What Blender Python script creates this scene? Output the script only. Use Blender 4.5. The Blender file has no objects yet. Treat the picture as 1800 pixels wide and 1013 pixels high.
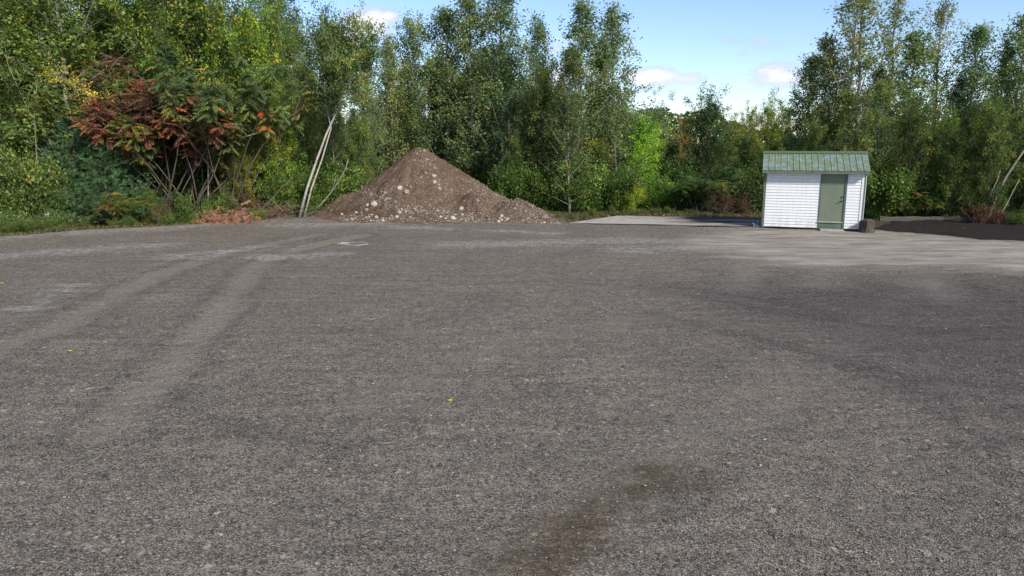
import bpy, math, random
import numpy as np
from mathutils import Vector, Euler
R = math.radians
rng = np.random.default_rng(7)
random.seed(7)
scn = bpy.context.scene
COL = scn.collection

# ------------------------------------------------------------------ camera
F = 1300.0; CX = 900.0; CY = 506.5; PITCH = math.atan((506.5 - 250) / F); CH = 3.4
cs, sn = math.cos(PITCH), math.sin(PITCH)
cam_d = bpy.data.cameras.new('camera'); cam = bpy.data.objects.new('camera', cam_d); COL.objects.link(cam)
cam.location = (0, 0, CH); cam.rotation_euler = (math.pi / 2 - PITCH, 0, 0)
cam_d.sensor_width = 36; cam_d.lens = F / 1800 * 36; cam_d.clip_start = .1; cam_d.clip_end = 3000
scn.camera = cam

def ray(px, py):
    x = (px - CX) / F; y = (CY - py) / F
    return np.array([x, cs + y * sn, -sn + y * cs])
def gp(px, py, z=0.0):
    d = ray(px, py); t = (z - CH) / d[2]
    return np.array([d[0] * t, d[1] * t, z])
def at(px, py, Y):
    d = ray(px, py); t = Y / d[1]
    return np.array([d[0] * t, Y, CH + d[2] * t])
def gx(px, Y):
    """ground x of a picture column at depth Y"""
    return (px - CX) / F * (Y * cs + CH * sn)
def edge_px(px):
    """depth of the lot edge seen in picture column px"""
    return float(gp(px, np.interp(px, [a for a, b in lot_edge_px], [b for a, b in lot_edge_px]))[1])
def topz(py, Y): return at(900, py, Y)[2]

# ------------------------------------------------------------------ scene tree helpers
def tag(o, label=None, cat=None, group=None, kind=None):
    if label: o['label'] = label
    if cat: o['category'] = cat
    if group: o['group'] = group
    if kind: o['kind'] = kind
    return o
def empty(name, loc=(0, 0, 0), rz=0):
    o = bpy.data.objects.new(name, None); COL.objects.link(o)
    o.location = loc; o.rotation_euler = (0, 0, rz); o.empty_display_size = .2
    return o
def copy_tree(o, parent=None):
    c = o.copy(); COL.objects.link(c); c.parent = parent
    for ch in list(o.children): copy_tree(ch, c)
    return c

class MB:
    """collects quads/tris with a per vertex 'v' (random) and 'c' (clump) value"""
    def __init__(s): s.V = []; s.Q = []; s.T = []; s.v = []; s.c = []; s.n = 0
    def add(s, V, Q=None, T=None, v=None, c=None):
        V = np.asarray(V, float).reshape(-1, 3); k = len(V)
        s.V.append(V)
        if Q is not None and len(Q): s.Q.append(np.asarray(Q, int) + s.n)
        if T is not None and len(T): s.T.append(np.asarray(T, int) + s.n)
        s.v.append(np.zeros(k) + (.5 if v is None else v)); s.c.append(np.zeros(k) + (.5 if c is None else c))
        s.n += k
    def box(s, lo, hi, v=None):
        x0, y0, z0 = lo; x1, y1, z1 = hi
        s.add([(x0,y0,z0),(x1,y0,z0),(x1,y1,z0),(x0,y1,z0),(x0,y0,z1),(x1,y0,z1),(x1,y1,z1),(x0,y1,z1)],
              Q=[(0,3,2,1),(4,5,6,7),(0,1,5,4),(1,2,6,5),(2,3,7,6),(3,0,4,7)], v=v)
    def tube(s, P, rad, sides=6, cap=True, v=None):
        P = np.asarray(P, float); n = len(P); rad = np.zeros(n) + rad
        T = np.gradient(P, axis=0); T /= np.linalg.norm(T, axis=1)[:, None] + 1e-9
        ref = np.array([1., 0, 0]) if abs(T[0][0]) < .8 else np.array([0, 1., 0])
        A = np.cross(T, ref); A /= np.linalg.norm(A, axis=1)[:, None] + 1e-9
        B = np.cross(T, A)
        a = np.linspace(0, 2 * math.pi, sides, endpoint=False)
        V = P[:, None, :] + rad[:, None, None] * (np.cos(a)[None, :, None] * A[:, None, :] + np.sin(a)[None, :, None] * B[:, None, :])
        i = np.arange(n - 1)[:, None] * sides; j = np.arange(sides)[None, :]; j2 = (j + 1) % sides
        Q = np.stack([i + j, i + j2, i + sides + j2, i + sides + j], -1).reshape(-1, 4)
        V = V.reshape(-1, 3); Tt = None
        if cap:
            V = np.vstack([V, P[0], P[-1]]); k = n * sides; b = (n - 1) * sides
            jj = np.arange(sides); jn = (jj + 1) % sides
            Tt = np.vstack([np.stack([jn, jj, jj * 0 + k], -1), np.stack([b + jj, b + jn, jj * 0 + k + 1], -1)])
        s.add(V, Q=Q, T=Tt, v=v)
    def leaves(s, C, size, up=.35, aspect=.62, v=None, c=None, N=None):
        """folded kite shaped leaves"""
        C = np.asarray(C, float); n = len(C)
        if n == 0: return
        D = rng.normal(size=(n, 3)); D[:, 2] += up * 1.6
        D /= np.linalg.norm(D, axis=1)[:, None]
        a = np.cross(D, rng.normal(size=(n, 3))); a /= np.linalg.norm(a, axis=1)[:, None] + 1e-9
        a[:, 2] -= .15
        b = np.cross(D, a)
        sz = (size * rng.uniform(.6, 1.3, n))[:, None]
        V = np.stack([C - a * sz * .5, C + b * sz * aspect * .5 - a * sz * .08 + D * sz * .08,
                      C + a * sz * .5, C - b * sz * aspect * .5 - a * sz * .08 + D * sz * .08], 1).reshape(-1, 3)
        Q = np.arange(4 * n).reshape(n, 4)
        v = rng.random(n) if v is None else np.zeros(n) + v
        c = np.zeros(n) + (.5 if c is None else c)
        s.add(V, Q=Q, v=np.repeat(v, 4), c=np.repeat(c, 4))
    def mesh(s, name, mat, smooth=False):
        me = bpy.data.meshes.new(name)
        V = np.concatenate(s.V) if s.V else np.zeros((0, 3))
        Q = np.concatenate(s.Q) if s.Q else np.zeros((0, 4), int)
        T = np.concatenate(s.T) if s.T else np.zeros((0, 3), int)
        me.vertices.add(len(V)); me.vertices.foreach_set('co', V.astype(np.float32).ravel())
        nl = Q.size + T.size; me.loops.add(nl)
        me.loops.foreach_set('vertex_index', np.concatenate([Q.ravel(), T.ravel()]).astype(np.int32))
        me.polygons.add(len(Q) + len(T))
        st = np.concatenate([np.arange(len(Q)) * 4, Q.size + np.arange(len(T)) * 3]).astype(np.int32)
        me.polygons.foreach_set('loop_start', st)
        me.polygons.foreach_set('use_smooth', np.full(len(st), smooth))
        for nm, arr in (('v', s.v), ('c', s.c)):
            at_ = me.attributes.new(nm, 'FLOAT', 'POINT')
            at_.data.foreach_set('value', np.concatenate(arr).astype(np.float32))
        me.materials.append(mat); me.update(calc_edges=True); me.validate()
        return me
    def build(s, name, mat, parent=None, smooth=False):
        o = bpy.data.objects.new(name, s.mesh(name, mat, smooth)); COL.objects.link(o); o.parent = parent
        return o

# numpy value noise -------------------------------------------------
_tab = np.random.default_rng(3).random((256, 256))
def vnoise(x, y):
    xi = np.floor(x).astype(int); yi = np.floor(y).astype(int); fx = x - xi; fy = y - yi
    fx = fx * fx * (3 - 2 * fx); fy = fy * fy * (3 - 2 * fy)
    a = _tab[xi % 256, yi % 256]; b = _tab[(xi + 1) % 256, yi % 256]; c = _tab[xi % 256, (yi + 1) % 256]; d = _tab[(xi + 1) % 256, (yi + 1) % 256]
    return (a * (1 - fx) + b * fx) * (1 - fy) + (c * (1 - fx) + d * fx) * fy - .5
def fbm(x, y, o=4, g=.5):
    s = 0; a = 1
    for k in range(o): s = s + a * vnoise(x * 2 ** k + 17 * k, y * 2 ** k + 9 * k); a *= g
    return s
def sstep(a, b, x):
    t = np.clip((x - a) / (b - a), 0, 1); return t * t * (3 - 2 * t)
def seg_dist(X, Y, pts):
    d = np.full(X.shape, 1e9)
    for (x0, y0), (x1, y1) in zip(pts[:-1], pts[1:]):
        dx, dy = x1 - x0, y1 - y0; t = np.clip(((X - x0) * dx + (Y - y0) * dy) / (dx * dx + dy * dy + 1e-9), 0, 1)
        d = np.minimum(d, np.hypot(X - x0 - t * dx, Y - y0 - t * dy))
    return d
def poly_sd(X, Y, pts):
    """signed distance, positive inside"""
    ins = np.zeros(X.shape, bool); n = len(pts)
    for i in range(n):
        x0, y0 = pts[i]; x1, y1 = pts[(i + 1) % n]
        if y0 == y1: continue
        c = ((y0 > Y) != (y1 > Y)) & (X < (x1 - x0) * (Y - y0) / (y1 - y0) + x0); ins ^= c
    d = seg_dist(X, Y, list(pts) + [pts[0]])
    return np.where(ins, d, -d)
def G(*pp): return [tuple(gp(a, b)[:2]) for a, b in pp]

# ------------------------------------------------------------------ materials
def newmat(name):
    m = bpy.data.materials.new(name); m.use_nodes = True; nt = m.node_tree; nt.nodes.clear()
    return m, nt
class NT:
    def __init__(s, nt): s.nt = nt
    def n(s, t, **kw):
        nd = s.nt.nodes.new(t)
        ins = kw.pop('ins', {})
        for k, v in kw.items(): setattr(nd, k, v)
        for k, v in ins.items(): s.set(nd, k, v)
        return nd
    def set(s, nd, k, v):
        sock = nd.inputs[k]
        if isinstance(v, bpy.types.NodeSocket): s.nt.links.new(v, sock)
        elif isinstance(v, bpy.types.Node): s.nt.links.new(v.outputs[0], sock)
        else: sock.default_value = v
    def math(s, op, a, b=None, c=None, clamp=False):
        nd = s.n('ShaderNodeMath', operation=op, use_clamp=clamp); s.set(nd, 0, a)
        if b is not None: s.set(nd, 1, b)
        if c is not None: s.set(nd, 2, c)
        return nd.outputs[0]
    def mix(s, f, a, b, mode='MIX'):
        nd = s.n('ShaderNodeMix', data_type='RGBA', blend_type=mode); s.set(nd, 0, f)
        s.set(nd, 6, a if not isinstance(a, tuple) else (*a[:3], 1)); s.set(nd, 7, b if not isinstance(b, tuple) else (*b[:3], 1))
        return nd.outputs[2]
    def ramp(s, f, stops, interp='LINEAR'):
        nd = s.n('ShaderNodeValToRGB'); nd.color_ramp.interpolation = interp; e = nd.color_ramp.elements
        while len(e) < len(stops): e.new(.5)
        for el, (p, c) in zip(e, stops):
            el.position = p; el.color = (*c, 1) if isinstance(c, tuple) else (c, c, c, 1)
        s.set(nd, 0, f); return nd.outputs[0]
    def attr(s, name, typ='GEOMETRY'):
        return s.n('ShaderNodeAttribute', attribute_name=name, attribute_type=typ).outputs['Fac']
    def noise(s, vec, scale, detail=4, rough=.5, dim='3D', w=None):
        nd = s.n('ShaderNodeTexNoise', noise_dimensions=dim); s.set(nd, 'Scale', scale); s.set(nd, 'Detail', detail); s.set(nd, 'Roughness', rough)
        if vec is not None: s.set(nd, 'Vector', vec)
        return nd.outputs[0]
    def mapping(s, vec, scale=(1, 1, 1), rot=(0, 0, 0), loc=(0, 0, 0)):
        nd = s.n('ShaderNodeMapping'); s.set(nd, 0, vec); s.set(nd, 'Scale', scale); s.set(nd, 'Rotation', rot); s.set(nd, 'Location', loc)
        return nd.outputs[0]
    def pos(s): return s.n('ShaderNodeNewGeometry').outputs['Position']
    def obj(s): return s.n('ShaderNodeTexCoord').outputs['Object']
    def out(s, sh):
        o = s.n('ShaderNodeOutputMaterial'); s.set(o, 0, sh)
    def bsdf(s, color, rough=.8, bump=None, spec=.3, metal=0.0, **kw):
        nd = s.n('ShaderNodeBsdfPrincipled'); s.set(nd, 'Base Color', color if not isinstance(color, tuple) else (*color[:3], 1))
        s.set(nd, 'Roughness', rough); s.set(nd, 'Specular IOR Level', spec); s.set(nd, 'Metallic', metal)
        if bump is not None: s.set(nd, 'Normal', bump)
        return nd.outputs[0]
    def bump(s, h, strength=.5, dist=.02, normal=None):
        nd = s.n('ShaderNodeBump'); s.set(nd, 'Height', h); s.set(nd, 'Strength', strength); s.set(nd, 'Distance', dist)
        if normal is not None: s.set(nd, 'Normal', normal)
        return nd.outputs[0]

def leaf_mat(name, stops, trans=.42, rough=.5):
    m, nt = newmat(name); N = NT(nt)
    v = N.attr('v'); c = N.attr('c')
    oi = N.n('ShaderNodeObjectInfo')
    f = N.math('ADD', N.math('MULTIPLY', v, .72), N.math('MULTIPLY_ADD', c, .56, -.14), clamp=True)
    stops = [(p_, tuple(min(.8, q_ * 1.6) for q_ in c_)) for p_, c_ in stops]
    col = N.ramp(f, stops)
    bright = N.math('MULTIPLY_ADD', c, .5, .75)
    col = N.mix(1.0, col, N.n('ShaderNodeCombineColor', ins={0: bright, 1: bright, 2: bright}).outputs[0], 'MULTIPLY')
    col = N.mix(1.0, col, oi.outputs['Color'], 'MULTIPLY'); col = N.mix(1.0, col, (.93, 1.0, .97), 'MULTIPLY') if 'aspen' in name or 'birch' in name or 'maple' in name else col
    p = N.bsdf(col, rough, spec=.35)
    t = N.n('ShaderNodeBsdfTranslucent'); N.set(t, 0, N.mix(1.0, col, (1.5, 1.5, .7), 'MULTIPLY'))
    mx = N.n('ShaderNodeMixShader'); N.set(mx, 0, trans); N.set(mx, 1, p); N.set(mx, 2, t.outputs[0])
    N.out(mx.outputs[0]); return m
def simple(name, color, rough=.8, noise=.25, scale=8, bump=.3, spec=.3, stretch=(1, 1, 1), dark=None):
    m, nt = newmat(name); N = NT(nt); P = N.mapping(N.obj(), stretch)
    n = N.noise(P, scale, 6, .6)
    d = dark or tuple(x * (1 - 2 * noise) for x in color)
    lt = tuple(min(1, x * (1 + 1.2 * noise)) for x in color)
    col = N.ramp(n, [(.3, d), (.5, color), (.72, lt)])
    N.out(N.bsdf(col, rough, N.bump(n, bump, .02), spec)); return m

M = {}
M['aspen'] = leaf_mat('aspen_leaf', [(0, (.050,.070,.030)), (.35, (.090,.118,.050)), (.70, (.140,.170,.070)), (.90, (.19,.18,.07)), (.975, (.25,.20,.06)), (1, (.23,.13,.05))])
M['maple'] = leaf_mat('maple_leaf', [(0, (.032,.052,.016)), (.4, (.075,.110,.028)), (.72, (.13,.17,.038)), (.88, (.22,.23,.045)), (.95, (.28,.22,.04)), (1, (.28,.12,.03))])
M['birch'] = leaf_mat('birch_leaf', [(0, (.045,.068,.026)), (.45, (.080,.112,.044)), (.85, (.13,.165,.060)), (.93, (.28,.24,.05)), (1, (.30,.16,.03))])
M['yellow'] = leaf_mat('yellow_leaf', [(0, (.20,.18,.02)), (.5, (.42,.33,.03)), (1, (.55,.42,.06))])
M['shrub'] = leaf_mat('shrub_leaf', [(0, (.025,.045,.014)), (.4, (.060,.098,.028)), (.8, (.12,.17,.05)), (.96, (.22,.24,.08)), (1, (.28,.15,.05))])
M['red'] = leaf_mat('red_leaf', [(0, (.045,.030,.018)), (.26, (.085,.050,.030)), (.56, (.135,.066,.042)), (.80, (.19,.05,.035)), (.84, (.17,.10,.03)), (.89, (.09,.10,.03)), (1, (.07,.10,.03))], .3)
M['redgreen'] = leaf_mat('turning_sumac_leaf', [(0, (.03,.05,.02)), (.5, (.075,.11,.035)), (.72, (.12,.13,.035)), (.84, (.22,.12,.03)), (1, (.30,.05,.03))], .3)
M['pine'] = leaf_mat('pine_needle', [(0, (.016,.035,.018)), (.5, (.035,.070,.038)), (1, (.06,.105,.055))], .15)
M['dead'] = leaf_mat('dead_needle', [(0, (.10,.045,.025)), (.5, (.24,.11,.065)), (1, (.36,.19,.12))], .1)
M['fern'] = leaf_mat('weed_frond', [(0, (.03,.055,.02)), (.5, (.08,.12,.03)), (.8, (.16,.15,.04)), (1, (.28,.13,.04))], .3)
M['grass'] = leaf_mat('grass_blade', [(0, (.04,.06,.02)), (.5, (.085,.11,.035)), (.85, (.15,.16,.06)), (1, (.26,.21,.10))], .3)
M['bark'] = simple('grey_brown_bark', (.10,.080,.062), .9, .35, 14, .6, stretch=(3, 3, .6))
M['palebark'] = simple('pale_aspen_bark', (.25,.235,.19), .85, .28, 9, .4, stretch=(1, 1, 3))
M['twig'] = simple('dry_twig', (.17,.13,.10), .9, .3, 12, .3)
def birch_bark():
    m, nt = newmat('white_birch_bark'); N = NT(nt); o = N.obj()
    n = N.noise(N.mapping(o, (3, 3, 26)), 1.0, 4, .6); b = N.noise(N.mapping(o, (2, 2, 2.5)), 1.4, 3, .5)
    col = N.ramp(n, [(.33, (.05,.04,.035)), (.42, (.34,.32,.28)), (.7, (.48,.46,.40))])
    col = N.mix(N.ramp(b, [(.55, 0.0), (.75, .6)]), col, (.24,.20,.15))
    N.out(N.bsdf(col, .75, N.bump(n, .3, .01))); return m
M['birchbark'] = birch_bark()

# ------------------------------------------------------------------ tree generators
def unit(v): v = np.asarray(v, float); return v / (np.linalg.norm(v) + 1e-9)
def curve(p0, d, L, bend, n=5, wob=.06):
    """polyline from p0 heading d, bending by vector bend"""
    P = [np.array(p0, float)]; d = unit(d)
    for k in range(n - 1):
        d = unit(d + np.asarray(bend) / (n - 1) + rng.normal(size=3) * wob); P.append(P[-1] + d * L / (n - 1))
    return np.array(P)
def interp_pl(P, t):
    s = np.linspace(0, 1, len(P)); return np.stack([np.interp(t, s, P[:, i]) for i in range(3)], -1)

def gen_tree(H=10, Rr=1.3, base=.1, nb=60, prof=None, elev=(50, 15), leaf=.085, per_twig=26, twigs=6, spread=.13,
             r0=.075, bend_up=.4, trunk=None, droop=0, jit=(.55, 1.15), dense=.85, subfan=.9, wander=.12):
    tb = MB(); cr = MB()
    if trunk is None:
        zz = np.linspace(0, 1, 14)
        trunk = np.stack([np.cumsum(rng.normal(size=14)) * wander * .35, np.cumsum(rng.normal(size=14)) * wander * .35, zz * H], -1)
        trunk[:, :2] -= trunk[0, :2]
    rad = r0 * (1 - np.linspace(0, 1, len(trunk))) ** .75 + .008
    rad[0] *= 1.25
    tb.tube(trunk, rad, 8)
    ga = rng.uniform(0, 6.28)
    for k in range(nb):
        t = base + (0.985 - base) * ((k + rng.uniform(0, .9)) / nb) ** .9
        p0 = interp_pl(trunk, t); ga += 2.4 + rng.normal() * .5
        rel = (t - base) / (1 - base)
        L = Rr * prof(rel) * rng.uniform(*jit) + .12
        e = R(elev[0] + (elev[1]) * rel + rng.normal() * 9)
        d = np.array([math.cos(ga) * math.cos(e), math.sin(ga) * math.cos(e), math.sin(e)])
        B = curve(p0, d, L / max(.35, math.cos(e)) , (0, 0, bend_up - droop), 6, .09)
        rb = np.interp(t, np.linspace(0, 1, len(trunk)), rad) * .42
        tb.tube(B, np.linspace(rb, .004, 6), 4, cap=False)
        cb = float(np.clip(rng.normal(.5, .28), 0, 1))
        for q in range(twigs):
            s = rng.uniform(.2, 1.0); q0 = interp_pl(B, s)
            dd = unit(unit(B[-1] - B[0]) + rng.normal(size=3) * subfan)
            l2 = L * .42 * rng.uniform(.5, 1.2) * (1.15 - .4 * s) + .08
            tw = curve(q0, dd, l2, (0, 0, bend_up * .5 - droop), 4, .12)
            if q % 2 == 0: tb.tube(tw, np.linspace(rb * .35 + .002, .002, 4), 3, cap=False)
            if rng.random() > dense: continue
            m = int(per_twig * rng.uniform(.4, 1.5) * (.5 + l2))
            C = interp_pl(tw, rng.beta(1.6, 1, m)) + rng.normal(size=(m, 3)) * spread * rng.uniform(.6, 1.2)
            cr.leaves(C, leaf, c=np.clip(cb + rng.normal() * .12, 0, 1))
    return tb, cr

def gen_shrub(H=2.4, Rr=1.4, stems=9, leaf=.105, n=6800, spread=.16):
    tb = MB(); cr = MB()
    for k in range(stems):
        a = rng.uniform(0, 6.28); e = rng.uniform(.0, .75)
        d = np.array([math.cos(a) * e, math.sin(a) * e, 1]); L = H * rng.uniform(.65, 1.0)
        S = curve(rng.normal(size=3) * [.12, .12, 0], d, L, (math.cos(a) * .3, math.sin(a) * .3, -.1), 6, .08)
        tb.tube(S, np.linspace(.018, .005, 6), 4, cap=False)
        cb0 = rng.uniform(.2, .8)
        for q in range(11):
            s = rng.uniform(.1, 1); dd = unit(rng.normal(size=3) + [0, 0, .4]); l2 = Rr * .42 * rng.uniform(.4, 1.1)
            tw = curve(interp_pl(S, s), dd, l2, (0, 0, .1), 4, .1); tb.tube(tw, np.linspace(.006, .002, 4), 3, cap=False)
            m = max(4, int(n / stems / 11 * rng.uniform(.4, 1.6)))
            cr.leaves(interp_pl(tw, rng.random(m)) + rng.normal(size=(m, 3)) * spread, leaf, c=np.clip(cb0 + rng.normal() * .15, 0, 1))
    z = np.concatenate(cr.V)
    return tb, cr

def fronds(cr, P0, D, L, droop=.9, pairs=11, lw=.022, ll=.10, v=None, c=.5, rach=None):
    """pinnate leaves: P0,D arrays (n,3)"""
    n = len(P0)
    for i in range(n):
        d = unit(D[i]); P = curve(P0[i], d, L * rng.uniform(.7, 1.2), (0, 0, -droop * rng.uniform(.6, 1.3)), 8, .03)
        t = np.repeat(np.linspace(.12, 1, pairs), 2); C = interp_pl(P, t)
        T = interp_pl(np.gradient(P, axis=0), t); T /= np.linalg.norm(T, axis=1)[:, None] + 1e-9
        side = np.cross(T, [0, 0, 1]); side /= np.linalg.norm(side, axis=1)[:, None] + 1e-9
        sg = np.tile([1, -1], pairs)[:, None]
        a = side * sg * .85 + T * .35 + np.array([0, 0, -.45]) + rng.normal(size=(2 * pairs, 3)) * .10
        a /= np.linalg.norm(a, axis=1)[:, None]
        b = T; ln = (ll * np.sin(np.clip(t * 2.6 + .35, 0, 3.0)) * rng.uniform(.8, 1.1, 2 * pairs) + .02)[:, None]
        V = np.stack([C, C + a * ln * .45 + b * lw * .7, C + a * ln, C + a * ln * .45 - b * lw * .7], 1).reshape(-1, 3)
        vv = rng.random() if v is None else v
        cr.add(V, Q=np.arange(8 * pairs).reshape(-1, 4), v=np.repeat(np.clip(vv + rng.normal(size=2 * pairs) * .08, 0, 1), 4), c=c + rng.normal() * .12)
        if rach is not None: rach.tube(P, np.linspace(.005, .0015, 8), 3, cap=False)

def gen_sumac(H=3.6, Rr=2.2, stems=8, per=26, L=.40, droop=.9):
    tb = MB(); cr = MB()
    for k in range(stems):
        a = k * 2.4 + rng.normal() * .3; e = rng.uniform(.1, .65)
        S = curve(rng.normal(size=3) * [.15, .15, 0], (math.cos(a) * e, math.sin(a) * e, 1), H * rng.uniform(.6, .92), (math.cos(a) * .5, math.sin(a) * .5, 0), 8, .12)
        tb.tube(S, np.linspace(.022, .010, 8), 5, cap=False)
        for q in range(6):
            s = rng.uniform(.62, 1); aa = rng.uniform(0, 6.28)
            tw = curve(interp_pl(S, s), (math.cos(aa), math.sin(aa), rng.uniform(.3, 1.2)), Rr * rng.uniform(.25, .55), (0, 0, .5), 5, .12)
            tb.tube(tw, np.linspace(.014, .006, 5), 4, cap=False)
            m = int(per * rng.uniform(.6, 1.3)); az = rng.uniform(0, 6.28, m)
            D = np.stack([np.cos(az), np.sin(az), rng.uniform(-.1, .9, m)], -1)
            P0 = interp_pl(tw, rng.uniform(.35, 1.0, m)); cb = rng.uniform(.2, .8)
            base_v = rng.beta(1.5, 1.7)
            for i in range(m): fronds(cr, P0[i:i+1], D[i:i+1], L, droop, v=np.clip(base_v + rng.normal() * .22, 0, 1), c=cb)
    return tb, cr

def needles(cr, P, dirs, n_each, ln=.12, w=.007, c=.5):
    m = len(P) * n_each; PP = np.repeat(P, n_each, 0); DD = np.repeat(dirs, n_each, 0)
    d = DD + rng.normal(size=(m, 3)) * .55; d /= np.linalg.norm(d, axis=1)[:, None]
    b = np.cross(d, rng.normal(size=(m, 3))); b /= np.linalg.norm(b, axis=1)[:, None] + 1e-9
    l = (ln * rng.uniform(.7, 1.2, m))[:, None]
    V = np.stack([PP + b * w * .5, PP - b * w * .5, PP + d * l - b * w * .25, PP + d * l + b * w * .25], 1).reshape(-1, 3)
    cr.add(V, Q=np.arange(4 * m).reshape(m, 4), v=np.repeat(rng.random(m), 4), c=c)
def gen_pine(H=3.5, Rr=1.5, whorls=11, per=9, tufts=26, nn=12, flat=.15, ln=.12):
    tb = MB(); cr = MB(); T = curve((0, 0, 0), (0, 0, 1), H, (0, 0, 0), 8, .02); tb.tube(T, np.linspace(.05, .008, 8), 6)
    for w in range(whorls):
        t = .05 + .93 * w / (whorls - 1); a0 = rng.uniform(0, 6.28)
        for k in range(per):
            a = a0 + k * 6.283 / per + rng.normal() * .15; L = Rr * (1 - t) ** .65 * rng.uniform(.75, 1.15) + .15
            B = curve(interp_pl(T, t), (math.cos(a), math.sin(a), flat + .5 * t), L, (0, 0, .35), 6, .05)
            tb.tube(B, np.linspace(.012, .004, 6), 4, cap=False)
            nt_ = max(6, int(tufts * L / Rr)); s = rng.uniform(.2, 1, nt_); C = interp_pl(B, s)
            off = rng.normal(size=(nt_, 3)) * [.16, .16, .07] * L / Rr * (1.1 - s[:, None] * .5)
            dirs = unit(B[-1] - B[0]) * .5 + off * 5 + np.array([0, 0, .35]); dirs /= np.linalg.norm(dirs, axis=1)[:, None]
            needles(cr, C + off, dirs, nn, ln=ln, w=.009, c=rng.uniform(.2, .8))
    return tb, cr

col_prof = lambda r: (1 - r) ** .75 * (.75 + .5 * min(1, r * 5))          # slender, tapering
egg_prof = lambda r: math.sin(math.pi * min(1, (r * .80 + .18))) ** .6     # rounded
class Proto:
    def __init__(s, name, cat, tb, cr, bark, leafm, H):
        s.name, s.cat, s.H = name, cat, float(np.quantile(np.concatenate(cr.V)[:, 2], .9985))
        s.root = empty(name); a = tb.build('trunk', M[bark], s.root, True); b = cr.build('crown', M[leafm], s.root)
        s.first = True
    def place(s, x, y, h, w=1.0, rz=None, label='', group=None, color=(1, 1, 1), lean=(0, 0), z=0, name=None, cat=None):
        o = s.root if s.first else copy_tree(s.root)
        s.first = False
        if name: o.name = name
        k = h / s.H; o.location = (x, y, z - .05); o.scale = (k * w, k * w, k)
        o.rotation_euler = (R(lean[0]), R(lean[1]), random.uniform(0, 6.28) if rz is None else rz)
        for ch in o.children:
            ch.color = (*color, 1)
        tag(o, label, cat or s.cat, group); return o
def mk(cnt_, name, cat, gen, bark, leafm, H_, **kw):
    return [Proto(name, cat, *gen(**kw), bark, leafm, H_) for _ in range(cnt_)]

P = {}
P['aspen'] = mk(4, 'aspen_tree', 'tree', gen_tree, 'palebark', 'aspen', 10, H=10, Rr=1.55, base=.05, nb=88, prof=col_prof, elev=(36, 24), leaf=.112, per_twig=34, twigs=6, spread=.17, jit=(.3, 1.35), dense=.8, r0=.07)
P['thinaspen'] = mk(3, 'aspen_tree', 'tree', gen_tree, 'palebark', 'aspen', 10, H=10, Rr=1.3, jit=(.35, 1.3), base=.30, nb=55, prof=col_prof, elev=(48, 15), leaf=.105, per_twig=19, twigs=6, spread=.13, r0=.085, dense=.8)
P['maple'] = mk(4, 'maple_tree', 'tree', gen_tree, 'bark', 'maple', 9, H=9, Rr=2.3, jit=(.4, 1.25), base=.06, nb=80, prof=egg_prof, elev=(18, 45), leaf=.125, per_twig=44, twigs=6, spread=.17, r0=.11, bend_up=.2)
P['dark'] = mk(2, 'cherry_tree', 'tree', gen_tree, 'bark', 'birch', 7, H=7, Rr=2.1, jit=(.4, 1.25), base=.02, nb=90, prof=egg_prof, elev=(25, 40), leaf=.115, per_twig=42, twigs=6, spread=.15, r0=.09, bend_up=.3)
P['birch'] = mk(2, 'birch_tree', 'tree', gen_tree, 'palebark', 'birch', 9, H=9, Rr=1.6, base=.15, nb=95, prof=egg_prof, elev=(42, 18), leaf=.10, per_twig=42, twigs=6, spread=.14, r0=.065, droop=.5)
P['sapling'] = mk(3, 'sapling', 'young tree', gen_tree, 'twig', 'maple', 5, H=5, Rr=1.0, base=.12, nb=40, prof=egg_prof, elev=(35, 20), leaf=.11, per_twig=26, twigs=5, spread=.14, r0=.018)
P['shrub'] = mk(4, 'shrub', 'bush', gen_shrub, 'twig', 'shrub', 2.4)
P['smallshrub'] = mk(2, 'bush', 'bush', gen_shrub, 'twig', 'shrub', 1.3, H=1.3, Rr=.9, stems=10, leaf=.06, n=3200, spread=.11)
P['redshrub'] = mk(2, 'shrub', 'bush', gen_shrub, 'twig', 'red', 1.5, H=1.5, Rr=1.0, stems=9, leaf=.06, n=2300, spread=.12)
P['sumac'] = mk(2, 'sumac', 'sumac', gen_sumac, 'bark', 'red', 3.6)
P['gsumac'] = mk(2, 'sumac', 'sumac', gen_sumac, 'bark', 'redgreen', 3.6)
P['lowsumac'] = mk(2, 'sumac', 'sumac', gen_sumac, 'bark', 'redgreen', 1.7, H=1.7, Rr=1.2, stems=6, per=12, L=.5, droop=.8)
P['pine'] = mk(2, 'pine_tree', 'pine', gen_pine, 'bark', 'pine', 3.5)

# ------------------------------------------------------------------ ground
lot_edge_px = [(-420, 470), (-200, 438), (0, 418), (150, 405), (270, 399), (330, 397), (400, 391), (440, 387), (480, 383), (560, 380), (700, 381), (900, 385),
               (1000, 394), (1040, 386), (1085, 380.5), (1200, 381), (1340, 386), (1480, 398), (1545, 407), (1620, 413), (1700, 419), (1800, 425), (1960, 434), (2200, 452)]
_e = np.array([gp(a, b)[:2] for a, b in lot_edge_px])
_e = _e[np.argsort(_e[:, 0])]
def edgeY(x): return np.interp(x, _e[:, 0], _e[:, 1])

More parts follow.
